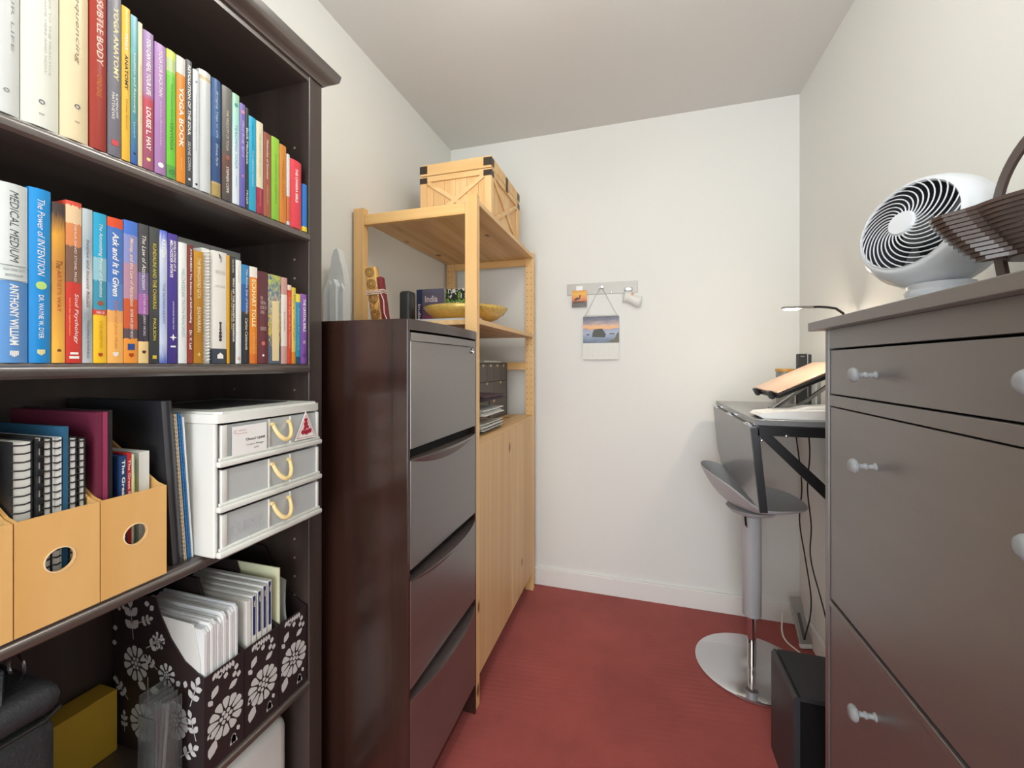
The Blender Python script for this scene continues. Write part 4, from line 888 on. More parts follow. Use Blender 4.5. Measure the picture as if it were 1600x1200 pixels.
MB().lathe(prof, 48).build('shell', gb, bw_, 'all'); bw_.location = (-.685, 1.60, SH)
m = MB()
for i in range(34):
    a = -1.25 + i * .05; q = ((i * 37) % 10) / 10; r_ = .150 + .018 * q; z_ = .0425 + .0215 * q
    m.tube([((r_ + .0016) * math.cos(a + k * .02), (r_ + .0016) * math.sin(a + k * .02), z_ + .004 * math.sin(k * 1.6 + i)) for k in range(4)], .0008, 4)
fl_ = m.build('fleck_pattern', mat('fleck', '#7a6428', .5), bw_); fl_['kind'] = 'stuff'
o = MB().box(-.90, -.552, 1.394, 1.435, SH, SH + .006).build('tray', mat('pale_grey_tray', '#b9bcbe', .35)); tag(o, 'pale grey flat tray at the front edge of the pine shelf', 'tray')

# on top of the filing cabinet
se = thing('crystal_tower', 'translucent white selenite crystal tower lamp on the dark filing cabinet', 'lamp', (-.984, 1.2, FH + .0005))
M_sel = mat('selenite', '#e6e8e8', .3, trans=.12, ior=1.3, bump=.4, bscale=60)
m = MB(); prof = [(-.035, 0), (-.036, .16), (-.03, .195), (-.022, .215), (-.018, .25), (-.008, .275), (.004, .28), (.012, .262), (.016, .24), (.024, .22), (.03, .19), (.035, .16), (.036, 0)]
m.prism(prof, -.012, .016, 'y'); m.build('peak', M_sel, se)
MB().prism([(-.038, 0), (-.037, .13), (-.02, .17), (-.012, .165), (-.008, .13), (-.008, 0)], -.028, -.0125, 'y').build('column', M_sel, se)
MB().prism([(-.007, 0), (-.007, .14), (.008, .172), (.018, .15), (.018, 0)], -.034, -.0125, 'y').build('column', M_sel, se)
MB().prism([(.019, 0), (.019, .12), (.03, .158), (.038, .14), (.038, 0)], -.024, -.0125, 'y').build('column', M_sel, se)
tj = thing('journal', 'ochre patterned cloth journal tied with pale cord, leaning by the pine post', 'journal', (-.85, 1.26, FH + .0005), .2)
lm = Matrix.Rotation(math.radians(-8), 4, 'Y')
mt = print_mat([(0, '#c08c48'), (.3, '#a8642c'), (.36, '#d0a058'), (.6, '#b87c3c'), (.66, '#d8ac64'), (1, '#b06c34')], 1.2, nscale=5)
MB().bbox(-.028, .012, -.02, .012, .004, .225, .006, lm, 3).build('cover', mt, tj, True)
m = MB()
for zc in (.06, .115, .165, .205):
    for r_ in (.006, .011, .0155): m.lathe([(r_ - .0008, 0), (r_ + .0008, 0), (r_ + .0008, .0006), (r_ - .0008, .0006)], 20, lm @ Matrix.Translation((-.009, -.0205, zc)) @ M_y, closed=True)
m.build('ring_pattern', mat('pattern_brown', '#5c3418', .6), tj)
MB().bbox(.0125, .03, -.022, .008, .02, .185, .003, lm).build('red_flap', mat('maroon_cloth', '#7c2a30', .7, vary=.4, vscale=80), tj, True)
m = MB()
for dz in (0, .006, .011): m.tube([lm @ Vector(p) for p in ((-.03, -.0225, .13 + dz), (.032, -.0245, .128 + dz), (.0325, .014, .128 + dz), (-.03, .0145, .13 + dz))], .0016, 6, closed=True)
m.tube([lm @ Vector(p) for p in ((.02, -.024, .13), (.03, -.03, .1), (.026, -.03, .06), (.034, -.031, .03))], .0014, 6)
m.build('cord', mat('cord', '#e4cfc0', .7), tj, True)

# things on the low pine cabinet
CZ = CT + .0005
mp_ = thing('mini_drawers', 'dark grey mini drawer chest with scalloped cut-outs on the pine cabinet', 'drawer chest', (-.76, 1.935, CZ))
M_grey = mat('dark_grey_paint', '#5c5856', .5)
MB().box(-.095, .08, -.205, -.198, 0, .275).build('side_panel', M_grey, mp_); MB().box(-.095, .08, .198, .205, 0, .275).build('side_panel', M_grey, mp_)
MB().box(-.095, .08, -.198, .198, .268, .275).build('top_panel', M_grey, mp_); MB().box(-.095, .08, -.198, .198, 0, .006).build('bottom_panel', M_grey, mp_)
MB().box(-.095, -.09, -.198, .198, .006, .268).build('back_panel', M_grey, mp_)
rows = [(.184, .266, 4), (.096, .182, 2), (.007, .094, 1)]
for z0, z1, n in rows:
    for i in range(n):
        a, b = -.197 + .394 * i / n + .001, -.197 + .394 * (i + 1) / n - .001
        d = MB().bbox(.068, .079, a, b, z0, z1, .001).build('drawer', M_grey, mp_)
        cx = (a + b) / 2; r_ = .013
        MB().prism([(cx + r_ * math.cos(PI + PI * k / 10), z1 - .0005 + r_ * math.sin(PI + PI * k / 10)) for k in range(11)], .0786, .0796, 'x').build('cutout', mat('cutout_wood', '#cdb48c', .6), d)
o = MB().box(-.74, -.70, 1.85, 2.1, CZ + .2755, CZ + .283).build('notepad', M_paper); tag(o, 'thin white pad lying on top of the grey mini drawer chest', 'notepad')
lt = thing('letter_tray', 'three-tier black wire letter tray stacked with loose papers', 'letter tray', (-.72, 1.57, CZ))
for z in (.004, .065, .125):
    m = MB()
    m.tube([(-.15, -.13, z), (.15, -.13, z), (.15, .13, z), (-.15, .13, z)], .0018, 6, closed=True); m.tube([(-.15, -.13, z + .02), (.15, -.13, z + .012), (.15, .13, z + .012), (-.15, .13, z + .02)], .0015, 6, closed=True)
    for k in range(9): m.tube([(-.15, -.12 + .03 * k, z), (.15, -.12 + .03 * k, z)], .001, 5)
    m.build('tray', M_blackm, lt, True)
for x, y in ((-.15, -.13), (-.15, .13), (.1, -.13), (.1, .13)): MB().tube([(x, y, 0), (x, y, .145)], .002, 6).build('upright', M_blackm, lt)
def sheets(name, label, z, n, cols, spread=.012, curl=0):
    for i in range(n):
        m = MB(); zz = CZ + z + .0042 * i; dx = (random.random() - .5) * spread * 2; dy = (random.random() - .5) * spread
        N = 8; up = []; lo = []
        for k in range(N + 1):
            x = -.86 + .3 * k / N + dx; h = curl * (k / N) ** 3
            up.append((x, zz + .003 + h)); lo.append((x, zz + h))
        m.prism(lo + up[::-1], 1.465 + dy, 1.685 + dy, 'y')
        tag(m.build(name, mat('sheet_' + cols[i % len(cols)][1:], cols[i % len(cols)], .6)), label, name.split('_')[0], label + 's' if n > 1 else None)
sheets('paper_sheet', 'loose white sheet in the lowest wire tray', .008, 6, ['#dcdcd8', '#d0d0cc', '#e4e4e0'], .016, .008)
sheets('folder', 'orange folder under the white sheets of the middle wire tray', .070, 1, ['#d0a868'], .006, 0)
sheets('paper_sheet', 'white sheet in the middle wire tray', .0742, 5, ['#dcdcd8', '#e8e8e4'], .014, -.002)
sheets('magazine', 'dark magazine lying in the top wire tray', .130, 4, ['#3c3038', '#54404c'], .016, -.002)

# ---------------------------------------------------------------- dresser on the right
DX, DY0, DY1, DT = .405, .36, 1.135, 1.2945
dr_ = thing('dresser', 'tall dark grey-brown dresser with round grey knobs along the right wall', 'dresser', (.55, .75, 0))
def db(mb, n, m=None, par=None, sm=False):
    o = mb.build(n, m or M_dres, par or dr_, sm)
    if not par: o.location = (-.55, -.75, 0)
    return o
db(MB().bbox(DX - .027, XR - .016, DY0 - .03, 1.158, DT - .02, DT, .0015), 'top_panel')
BZ = DT - .02
db(MB().bbox(DX, XR - .02, DY1 - .018, DY1, 0, BZ, .001), 'side_panel'); db(MB().bbox(DX, XR - .02, DY0, DY0 + .018, 0, BZ, .001), 'side_panel')
db(MB().box(XR - .026, XR - .02, DY0 + .018, DY1 - .018, .1, BZ), 'back_panel')
a, b = DY0 + .0185, DY1 - .0185
zr = lambda v: CAMH - (v - 570) * .001438
db(MB().bbox(DX + .0005, DX + .018, a, b, zr(545), BZ, .001), 'rail'); db(MB().bbox(DX + .0005, DX + .018, a, b, zr(633.6), zr(617), .001), 'rail')
db(MB().bbox(DX + .0005, DX + .018, a, b, .19, .215, .001), 'rail')
db(MB().bbox(DX + .0005, DX + .012, a, b, .655, .668, .001), 'rail')
db(MB().box(DX + .03, XR - .03, a, b, .2, BZ - .01), 'inner_box', M_gap)
kn = [(0, .041), (.006, .0412), (.0115, .039), (.0142, .0345), (.013, .0305), (.008, .028), (.0048, .026), (.0042, .019), (.0062, .0165), (.0062, .014), (.0044, .0118), (.0044, .004), (.0075, .001), (.0075, 0)]
def knob(y, z, par):
    o = MB().lathe(kn, 24, Matrix.Translation((DX + .003, y, z)) @ Matrix.Rotation(-PI / 2, 4, 'Y')).build('knob', M_knob, par, True); o['label'] = 'round grey knob'
d = db(MB().bbox(DX + .003, DX + .02, a + .0025, b - .0025, zr(617) + .003, zr(545) - .004, .0012), 'drawer')
knob(.925, 1.177, d); knob(.561, 1.178, d)
d = db(MB().bbox(DX + .003, DX + .02, a + .0025, b - .0025, zr(934.6) + .002, zr(633.6) - .003, .0012), 'door')
knob(.925, 1.01, d); knob(.561, 1.01, d)
d = db(MB().bbox(DX + .003, DX + .02, a + .0025, b - .0025, .218, zr(934.6) - .014, .0012), 'door')
knob(.925, .556, d); knob(.561, .556, d)
for yy in (DY0, DY1 - .018): pass

# desk fan
fan = thing('desk_fan', 'white round desk fan with swirling grille on the dresser', 'fan', (.545, 1.005, DT + .0005))
M_fan = mat('fan_white', '#d2d6da', .32, coat=.3)
MB().lathe([(0, 0), (.062, 0), (.066, .004), (.064, .010), (.058, .013), (.061, .017), (.063, .022), (.058, .028), (.05, .031), (0, .031)], 40).build('base', M_fan, fan, True)
MB().lathe([(.068, .0), (.0705, .002), (.068, .005), (.0665, .002)], 40, closed=True).build('base_ring', mat('fan_grey', '#b4b8bc', .3), fan, True)
fc_ = Vector((-.014, .008, .155))
fdir = Vector((-.86, -.46, .22)).normalized()
q = fdir.to_track_quat('Z', 'Y').to_matrix().to_4x4(); FM = Matrix.Translation(fc_) @ q
hs = [(.082, .052), (.087, .054), (.093, .049), (.102, .032), (.108, .006), (.107, -.025), (.098, -.052), (.08, -.074), (.05, -.088), (0, -.093)]
hin = [(0, -.080), (.045, -.076), (.07, -.064), (.086, -.045), (.094, -.018), (.094, .01), (.088, .035)]
MB().lathe(hs, 48, FM, closed=True).build('housing', M_fan, fan, 'all')
MB().lathe(hin + [(.082, .0515)], 48, FM, closed=True).build('inner_duct', mat('duct_grey', '#54575b', .4), fan, 'all')
MB().lathe([(0, -.06), (.03, -.06), (.034, -.02), (.03, .02), (0, .022)], 20, FM).build('motor', mat('fan_dark', '#4a4c50', .4), fan, True)
m = MB()
for k in range(3):
    a0 = 2 * PI * k / 3; rows = []
    for i in range(7):
        r_ = .026 + .048 * i / 6
        rows.append([m.bm.verts.new(FM @ Vector((r_ * math.cos(a0 + c_ + i * .07), r_ * math.sin(a0 + c_ + i * .07), .005 + .016 * (j - .5)))) for j, c_ in ((0, -.38), (.5, 0.0), (1, .38))])
    for p_, q_ in zip(rows, rows[1:]):
        for j in range(2): m._f([p_[j], p_[j + 1], q_[j + 1], q_[j]])
mb_o = m.build('blades', mat('fan_blade', '#6e7277', .3), fan, 'all')
m = MB(); m.lathe([(0, .071), (.021, .070), (.024, .066), (.023, .060), (0, .06)], 28, FM); m.build('grille_hub', M_fan, fan, True)
m = MB()
for k in range(27):
    a0 = 2 * PI * k / 27
    pts = []
    for i in range(13):
        f = i / 12; r_ = .022 + .062 * f; an = a0 + 1.3 * f ** 1.15
        pts.append(FM @ Vector((r_ * math.cos(an), r_ * math.sin(an), .066 - .011 * f ** 1.6)))
    m.tube(pts, .0012, 6)
m.lathe([(.082, .0525), (.0845, .056), (.087, .0535), (.0845, .051)], 48, FM, closed=True)
m.build('grille', M_fan, fan, True)
m = MB(); m.bbox(-.012, .012, -.018, -.004, .0, .05, .003, FM @ Matrix.Translation((.045, -.02, -.04))); m.build('motor_bracket', mat('fan_bracket', '#c4c8cc', .4), fan)
# neck cradle between body and base
MB().lathe([(.046, .0305), (.050, .034), (.052, .040), (.047, .046), (.049, .055), (.03, .058), (.03, .034)], 32, closed=True).build('cradle', M_fan, fan, True)

# slatted basket
bs = thing('basket', 'dark brown spiral-cut wooden basket with arched handle on the dresser', 'basket', (.555, .775, DT + .0005))
M_bas = mat('basket_wood', '#4e3f3a', .3, coat=.25)
def ringpts(R, z, lob=1.0, n=64):
    pts = []
    for i in range(n):
        th_ = 2 * PI * i / n; d_ = math.atan2(math.sin(th_ - PI * .93), math.cos(th_ - PI * .93)); d2 = math.atan2(math.sin(th_ + PI * .07), math.cos(th_ + PI * .07))
        bump = math.exp(-(d_ / .2) ** 4) + math.exp(-(d2 / .2) ** 4)
        pts.append((1.05 * (R + .030 * lob * bump) * math.cos(th_), 1.14 * (R + .030 * lob * bump) * math.sin(th_), z - .004 * bump))
    return pts
NR = 12
for k in range(NR):
    f = k / (NR - 1); R_ = .093 - .045 * f ** 1.3; z = .125 - .066 * f
    o = MB().tube(ringpts(R_, z), 0, closed=True, flat=(.0072, .0052), up=(0, 0, 1)).build('rim' if k == 0 else 'slat_ring', M_bas, bs)
MB().lathe([(0, .0545), (.050, .0545), (.050, .0595), (0, .0595)], 40).build('bottom_panel', M_bas, bs)
hn = []
for i in range(29):
    a_ = PI * i / 28
    hn.append((.0, .115 * math.cos(a_), .122 + .13 * math.sin(a_) ** .85))
MB().tube(hn, 0, flat=(.017, .005), up=(1, 0, 0)).build('handle', M_bas, bs)
for s_ in (-1, 1): MB().tube([(0, s_ * .115, .122), (-.0, s_ * .108, .08), (-.0, s_ * .09, .002)], 0, flat=(.017, .006), up=(1, 0, 0)).build('leg', M_bas, bs)

# ---------------------------------------------------------------- wall desk
KX, KY0, KY1, KZ = .33, 1.43, 2.12, 1.031
M_desk = mat('grey_laminate', '#77787a', .32, coat=.3)
dk = thing('wall_desk', 'grey wall-mounted folding desk with black steel brackets and hanging leaf', 'desk', (.52, 1.78, KZ))
def kb(mb, n, m, sm=False, par=None):
    o = mb.build(n, m, par or dk, sm)
    if not par: o.location = (-.52, -1.78, -KZ)
    return o
kb(MB().bbox(KX, XR - .001, KY0, KY1, KZ - .018, KZ, .002), 'tabletop', M_desk)
lf = MB(); rr = .03
prof = [(KY0 + .0, 0), (KY1, 0), (KY1, -.19), (KY1 - .06, -.248), (KY0 + .0, -.25)]
lf.prism(prof, -.008, .008, 'x', Matrix.Translation((KX - .004, 0, KZ - .022)) @ Matrix.Rotation(math.radians(-5.5), 4, 'Y'))
kb(lf, 'leaf', M_desk)
MLf = Matrix.Translation((KX - .004, 0, KZ - .022)) @ Matrix.Rotation(math.radians(-5.5), 4, 'Y')
kb(MB().box(-.011, .011, KY0 - .012, KY0 - .0005, -.255, -.004, MLf), 'leaf_bar', M_blackm)
for y in (KY0 + .06, (KY0 + KY1) / 2, KY1 - .06):
    m = MB(); m.box(KX - .014, KX + .004, y - .025, y + .025, KZ - .0225, KZ - .0185); m.tube([(KX - .006, y - .026, KZ - .02), (KX - .006, y + .026, KZ - .02)], .003, 8); kb(m, 'hinge', M_chrome, True)
for y in (KY0 - .012,):
    kb(MB().box(KX + .005, XR - .001, y, y + .024, KZ - .046, KZ - .0185), 'bracket_arm', M_blackm)
    L_ = math.hypot(XR - KX - .02, .34)
    kb(MB().prism([(KX + .008, KZ - .0465), (KX + .045, KZ - .0465), (XR - .002, KZ - .375), (XR - .002, KZ - .42)], y + .002, y + .020, 'y'), 'diagonal_brace', M_blackm)
    kb(MB().box(XR - .016, XR - .0015, y, y + .024, KZ - .44, KZ - .0465), 'wall_plate', M_blackm)
m = MB(); m.lathe([(0, 0), (.005, 0), (.004, .004), (0, .005)], 12, Matrix.Translation((KX + .08, KY0 - .0125, KZ - .044)) @ M_y); kb(m, 'bolt', M_chrome, True)
m = MB(); m.lathe([(0, 0), (.004, 0), (.003, .003), (0, .004)], 12, Matrix.Translation((KX + .016, KY0 - .0105, KZ - .06)) @ M_y); kb(m, 'bolt', M_chrome, True)

# laptop on stand
DZ = KZ + .0005
ti = math.radians(26)
ls = thing('laptop_stand', 'black tilted laptop stand on the grey wall desk', 'stand', (.52, 1.70, DZ))
LM = Matrix.Translation((-.09, 0, .052)) @ Matrix.Rotation(-ti, 4, 'Y')
MB().bbox(-.06, .118, -.11, .11, 0, .006, .002).build('base', mat('stand_grey', '#6c6e70', .35, .5), ls)
for s_ in (-1, 1):
    MB().prism([(-.05, .006), (-.035, .006), (.10, .118), (.10, .132)], s_ * .08 - .006, s_ * .08 + .006, 'y').build('arm', M_silver, ls)
    MB().box(.088, .1, s_ * .08 - .006, s_ * .08 + .006, .006, .125).build('arm', M_silver, ls)
MB().bbox(-.0, .21, -.135, .135, .002, .012, .003, LM).build('plate', M_black, ls)
for s_ in (-1, 1): MB().bbox(-.012, .0, s_ * .09 - .018, s_ * .09 + .018, .002, .03, .003, LM).build('front_lip', M_black, ls)
lp = thing('laptop', 'closed rose-gold laptop lying on the black tilted stand', 'laptop', (.52, 1.70, DZ))
MB().bbox(.001, .225, -.15, .15, .0125, .0205, .003, LM, 3).build('base', mat('laptop_dark', '#3e3a3a', .4, .4), lp)
MB().bbox(.001, .225, -.15, .15, .0208, .027, .003, LM, 3).build('lid', mat('rose_gold', '#e8c2a4', .3, .55), lp, True)

dv = thing('keyboard_device', 'white wedge-shaped keyboard device at the near edge of the wall desk', 'device', (.45, 1.51, DZ))
M_dev = mat('device_white', '#e9e7e4', .35)
MB().prism([(-.105, .008), (-.09, 0), (.12, 0), (.125, .006), (.125, .026), (.11, .030), (-.03, .024), (-.095, .016)], -.055, .055, 'y').build('body', M_dev, dv)
MB().prism([(.0, .0245), (.11, .0305), (.105, .040), (.04, .036)], -.03, .05, 'y').build('raised_cover', M_dev, dv)
MB().box(.106, .109, -.0556, -.0552, .008, .013).build('port', M_ink, dv)

pc = thing('pen_cup', 'clear cup with amber wooden rim behind the laptop', 'cup', (.592, 2.07, DZ))
MB().lathe([(0, 0), (.033, 0), (.034, .145), (.031, .145), (.030, .004), (0, .004)], 28).build('cup', mat('smoked_glass', '#b8b8b4', .12, trans=.6), pc, True)
MB().lathe([(.0345, .135), (.0365, .136), (.0365, .147), (.0305, .148), (.0305, .1455), (.0345, .1455)], 28, closed=True).build('rim', mat('amber_wood', '#c09048', .4), pc, True)
for i in range(4):
    a_ = i * 1.7; MB().tube([(.008 * math.cos(a_), .008 * math.sin(a_), .006), (.02 * math.cos(a_), .02 * math.sin(a_), .138 - .01 * i)], .003, 6).build('pen', mat('pen_%d' % (i % 2), ('#303236', '#8c8c90')[i % 2], .3), pc, True)
ph = thing('desk_speaker', 'upright dark slab speaker with silver edge behind the laptop', 'speaker', (.645, 2.03, DZ))
MB().bbox(-.022, .012, -.012, .012, 0, .21, .003).build('body', mat('charcoal_case', '#2b2c2e', .45), ph)
MB().bbox(.0122, .0155, -.012, .012, 0, .212, .001).build('silver_edge', M_silver, ph)
MB().bbox(.0158, .028, -.012, .012, 0, .208, .003).build('rear_shell', mat('charcoal_case', '#2b2c2e', .45), ph)
MB().box(-.012, .002, -.0126, -.0122, .198, .2).build('light_slot', M_silver, ph)

# desk lamp: clamp, gooseneck and glowing bar
dl = thing('desk_lamp', 'slim gooseneck LED lamp glowing above the wall desk', 'lamp', (.672, 1.70, DZ))
MB().lathe([(0, 0), (.026, 0), (.026, .012), (0, .014)], 24).build('base', M_black, dl, True)
MB().tube([(0, 0, .012), (0, 0, .25), (-.003, 0, .305), (-.014, 0, .34), (-.035, 0, .357), (-.06, 0, .362), (-.085, 0, .3645), (-.102, 0, .3645)], .0042, 10).build('gooseneck', M_blackm, dl, True)
MB().bbox(-.196, -.102, -.009, .009, .3605, .3685, .002).build('lamp_head', mat('lamp_grey', '#8a8784', .35, .5), dl)
MB().bbox(-.188, -.145, -.007, .007, .3572, .3604, .001).build('led_strip', mat('led_glow', '#fff0d8', .4, emit=600), dl)

# cables
cbk = mat('cable_black', '#151515', .5)
def cable(name, label, pts, r, m):
    P_ = [Vector(p) for p in pts]; out = []
    for i in range(len(P_) - 1):
        p0, p1, p2, p3 = P_[max(0, i - 1)], P_[i], P_[i + 1], P_[min(len(P_) - 1, i + 2)]
        for k in range(6):
            t_ = k / 6
            out.append(.5 * ((2 * p1) + (-p0 + p2) * t_ + (2 * p0 - 5 * p1 + 4 * p2 - p3) * t_ ** 2 + (-p0 + 3 * p1 - 3 * p2 + p3) * t_ ** 3))
    out.append(P_[-1]); return tag(MB().tube(out, r, 6).build(name, m, None, True), label, 'cable')
cable('power_cable', 'black cable hanging under the wall desk down to the power bar', [(.60, 2.0, 1.005), (.612, 2.0, .9), (.638, 2.02, .7), (.63, 2.02, .55), (.65, 2.02, .4), (.67, 2.02, .25), (.668, 2.02, .16), (.66, 2.04, .08), (.655, 2.045, .045)], .0026, cbk)
cable('power_cable', 'second black cable crossing the first and dropping behind the black floor box', [(.64, 1.98, 1.005), (.65, 1.97, .85), (.642, 1.97, .7), (.655, 1.97, .55), (.65, 1.96, .42), (.672, 1.9, .26), (.68, 1.8, .1), (.68, 1.72, .008)], .0026, cbk)
cable('white_cord', 'white cord running over the red carpet beside the power bar', [(.60, 2.13, .1), (.594, 2.12, .03), (.60, 2.08, .006), (.635, 2.0, .005), (.65, 1.9, .005), (.645, 1.78, .005), (.63, 1.66, .005)], .0035, mat('cord_white', '#e6e2da', .5))
pb = thing('power_bar', 'slanted grey power bar with white end leaning in the right corner', 'power bar', (.65, 2.08, 0))
PM = Matrix.Translation((.016, -.02, .006)) @ Matrix.Rotation(math.radians(8), 4, 'Y').inverted() @ Matrix.Rotation(math.radians(-18), 4, 'X')
MB().bbox(-.022, .022, -.008, .008, .0, .19, .004, PM).build('body', mat('power_grey', '#a4a29e', .35, .3), pb)
MB().bbox(-.023, .023, -.0095, .0095, -.004, .014, .003, PM).build('end_cap', M_white, pb)
MB().bbox(-.006, .006, -.0088, -.0082, .03, .13, .0002, PM).build('socket_strip', mat('socket_dark', '#5c5a58', .5), pb)

# black box on the floor
bb = thing('floor_box', 'black open-fronted plastic box on the carpet beside the dresser', 'box', (.54, 1.40, 0))
M_bb = mat('matte_black_plastic', '#343436', .45, bump=.2, bscale=120)
x0, x1, y0, y1, hh = -.145, .145, -.1, .1, .31
MB().prism([(x0 - .004, 0), (x0 + .012, 0), (x0 + .012, hh - .004), (x0 + .004, hh), (x0 - .004, hh - .012)], y0, y1, 'y').build('side_panel', M_bb, bb)
MB().prism([(x1 + .003, 0), (x1 - .012, 0), (x1 - .012, hh - .004), (x1 - .004, hh), (x1 + .003, hh - .012)], y0, y1, 'y').build('side_panel', M_bb, bb)
MB().box(x0 + .013, x1 - .013, y0, y1, hh - .012, hh).build('top_panel', M_bb, bb); MB().box(x0 + .013, x1 - .013, y0, y1, 0, .012).build('bottom_panel', M_bb, bb)
MB().box(x0 + .013, x1 - .013, y1 - .01, y1, .012, hh - .012).build('back_panel', M_bb, bb)
MB().box(x0 + .013, x1 - .013, y0 + .03, y0 + .035, .012, hh - .013).build('inner_panel', M_gap, bb)

# ---------------------------------------------------------------- stool
st = thing('bar_stool', 'grey moulded bar stool on a round mirror-chrome foot', 'stool', (.42, 1.87, 0))
MB().lathe([(0, .0005), (.202, .0005), (.206, .003), (.205, .008), (.2, .0105), (.05, .012), (.02, .013), (.018, .0135), (0, .0135)], 72).build('base', M_chrome, st, True)
MB().lathe([(0, .0135), (.0155, .0135), (.0155, .208), (0, .208)], 24).build('inner_column', M_chrome, st, True)
MB().lathe([(0, .2085), (.031, .2085), (.0335, .212), (.0335, .60), (.03, .604), (0, .604)], 32).build('column_cover', mat('column_grey', '#b4b6b9', .35), st, True)
# seat shell: saddle dish with a raised back lip
m = MB(); NU, NV = 28, 10; rows = []
back = math.radians(172)
def seatz(th_, f):
    d_ = math.cos(th_ - back); side = math.sin(th_ - back)
    z = .012 * f * f
    if d_ > 0: z += .148 * (d_ ** .8) * f ** 2.6
    else: z += .035 * (d_ ** 2) * f ** 2.0 - .02 * (d_ ** 4) * f ** 5
    return z + .028 * side * side * f ** 2.2
def seatp(th_, f, off=0):
    d_ = math.cos(th_ - back)
    rx = .18 + (.0 if d_ < 0 else .004 * d_); ry = .19
    r_ = f * (1 + .03 * math.cos(2 * (th_ - back)))
    e = Vector((math.cos(back), math.sin(back), 0)); g = Vector((-e.y, e.x, 0))
    p = e * (rx * r_ * math.cos(th_ - back)) + g * (ry * r_ * math.sin(th_ - back))
    p.z = .642 + seatz(th_, f) - off; return p
for off in (0, .012):
    c0 = m.bm.verts.new((0, 0, .642 - off)); rg = []
    for j in range(1, NV + 1):
        f = j / NV * (1 if off == 0 else .985); rg.append([m.bm.verts.new(seatp(2 * PI * i / NU, f, off)) for i in range(NU)])
    rows.append((c0, rg))
for c0, rg in rows:
    for i in range(NU): m._f([c0, rg[0][i], rg[0][(i + 1) % NU]])
    for a_, b_ in zip(rg, rg[1:]):
        for i in range(NU): m._f([a_[i], a_[(i + 1) % NU], b_[(i + 1) % NU], b_[i]])
for i in range(NU): m._f([rows[0][1][-1][i], rows[0][1][-1][(i + 1) % NU], rows[1][1][-1][(i + 1) % NU], rows[1][1][-1][i]])
M_seat = mat('seat_grey', '#b8babd', .38, coat=.15)
so = m.build('seat', M_seat, st, 'all')
sub = so.modifiers.new('smooth', 'SUBSURF'); sub.levels = 1; sub.render_levels = 2
MB().lathe([(0, .604), (.045, .604), (.08, .619), (.092, .634), (0, .634)], 32).build('seat_mount', M_seat, st, True)
MB().tube([(-.03, -.03, .612), (-.035, -.06, .60), (-.036, -.075, .585)], .004, 8).build('height_lever', M_black, st, True)
MB().lathe([(0, 0), (.005, 0), (.005, .006), (0, .007)], 10, Matrix.Translation((-.036, -.077, .579))).build('lever_tip', M_chrome, st, True)

# ---------------------------------------------------------------- back wall items
WY = YB - .0005
ms = thing('magnetic_strip', 'horizontal brushed metal strip with small hooks on the back wall', 'strip', (-.195, WY, CAMH + .40))
MB().bbox(-.182, .182, -.004, 0, -.03, .03, .001).build('plate', M_steel, ms)
for x in (-.165, .17): MB().lathe([(0, 0), (.004, 0), (.003, .002), (0, .003)], 12, Matrix.Translation((x, -.004, .015 if x > 0 else -.02)) @ M_y).build('screw', M_silver, ms, True)
def clip(x, z, mm):
    MB().bbox(x - .018, x + .018, -.012, -.0045, z - .012, z + .014, .002).build('clip', mm, ms)
clip(-.115, .003, M_white); 
m = MB(); m.bbox(.115, .155, -.014, -.0045, -.02, -.004, .002); m.tube([(.13, -.012, -.02), (.13, -.016, -.04), (.132, -.01, -.052)], .002, 6); m.build('clip', M_silver, ms, True)
m = MB(); m.bbox(-.012, .012, -.012, -.0045, .0, .014, .002); m.tube([(-.008, -.01, .002), (-.008, -.018, -.002), (-.008, -.018, .008)], .0018, 6); m.tube([(.008, -.01, .002), (.008, -.018, -.002), (.008, -.018, .008)], .0018, 6); m.build('hook', M_silver, ms, True)
MB().lathe([(0, 0), (.005, 0), (.004, .003), (0, .004)], 12, Matrix.Translation((.05, -.0045, -.024)) @ M_y).build('magnet', M_silver, ms, True)
ca = thing('wall_calendar', 'wall calendar with a sea-rock sunset photo hanging on a thin cord', 'calendar', (-.198, WY - .014, CAMH + .03))
MB().box(-.092, .092, -.0015, 0.0005, -.002, .225).build('pages', M_paper, ca)
def seascape():
    m, nt, b = newmat('seascape_print'); L = nt.links.new
    tc = nt.nodes.new('ShaderNodeTexCoord'); sp = nt.nodes.new('ShaderNodeSeparateXYZ'); L(tc.outputs['Generated'], sp.inputs[0])
    n = nt.nodes.new('ShaderNodeTexNoise'); mp = nt.nodes.new('ShaderNodeMapping'); mp.inputs['Scale'].default_value = (3, 1, 9); L(tc.outputs['Generated'], mp.inputs[0]); L(mp.outputs[0], n.inputs['Vector']); n.inputs['Scale'].default_value = 1.3; n.inputs['Detail'].default_value = 5
    a = nt.nodes.new('ShaderNodeMath'); a.operation = 'MULTIPLY_ADD'; a.inputs[1].default_value = .3; L(n.outputs['Fac'], a.inputs[0])
    s2 = nt.nodes.new('ShaderNodeMath'); s2.operation = 'SUBTRACT'; s2.inputs[1].default_value = .15; L(sp.outputs['Z'], s2.inputs[0]); L(s2.outputs[0], a.inputs[2])
    cr = nt.nodes.new('ShaderNodeValToRGB'); el = cr.color_ramp.elements
    st_ = [(0, '#4a5a6c'), (.2, '#7c8ca4'), (.4, '#a0a8bc'), (.5, '#8c94ac'), (.52, '#d8a06c'), (.6, '#e8b070'), (.72, '#b09894'), (.85, '#6c6c7c'), (1, '#4c4c60')]
    while len(el) < len(st_): el.new(.5)
    for e, (p, c) in zip(el, st_): e.position = p; e.color = lin(c)
    L(a.outputs[0], cr.inputs[0]); L(cr.outputs[0], b.inputs['Base Color']); b.inputs['Roughness'].default_value = .35; return m
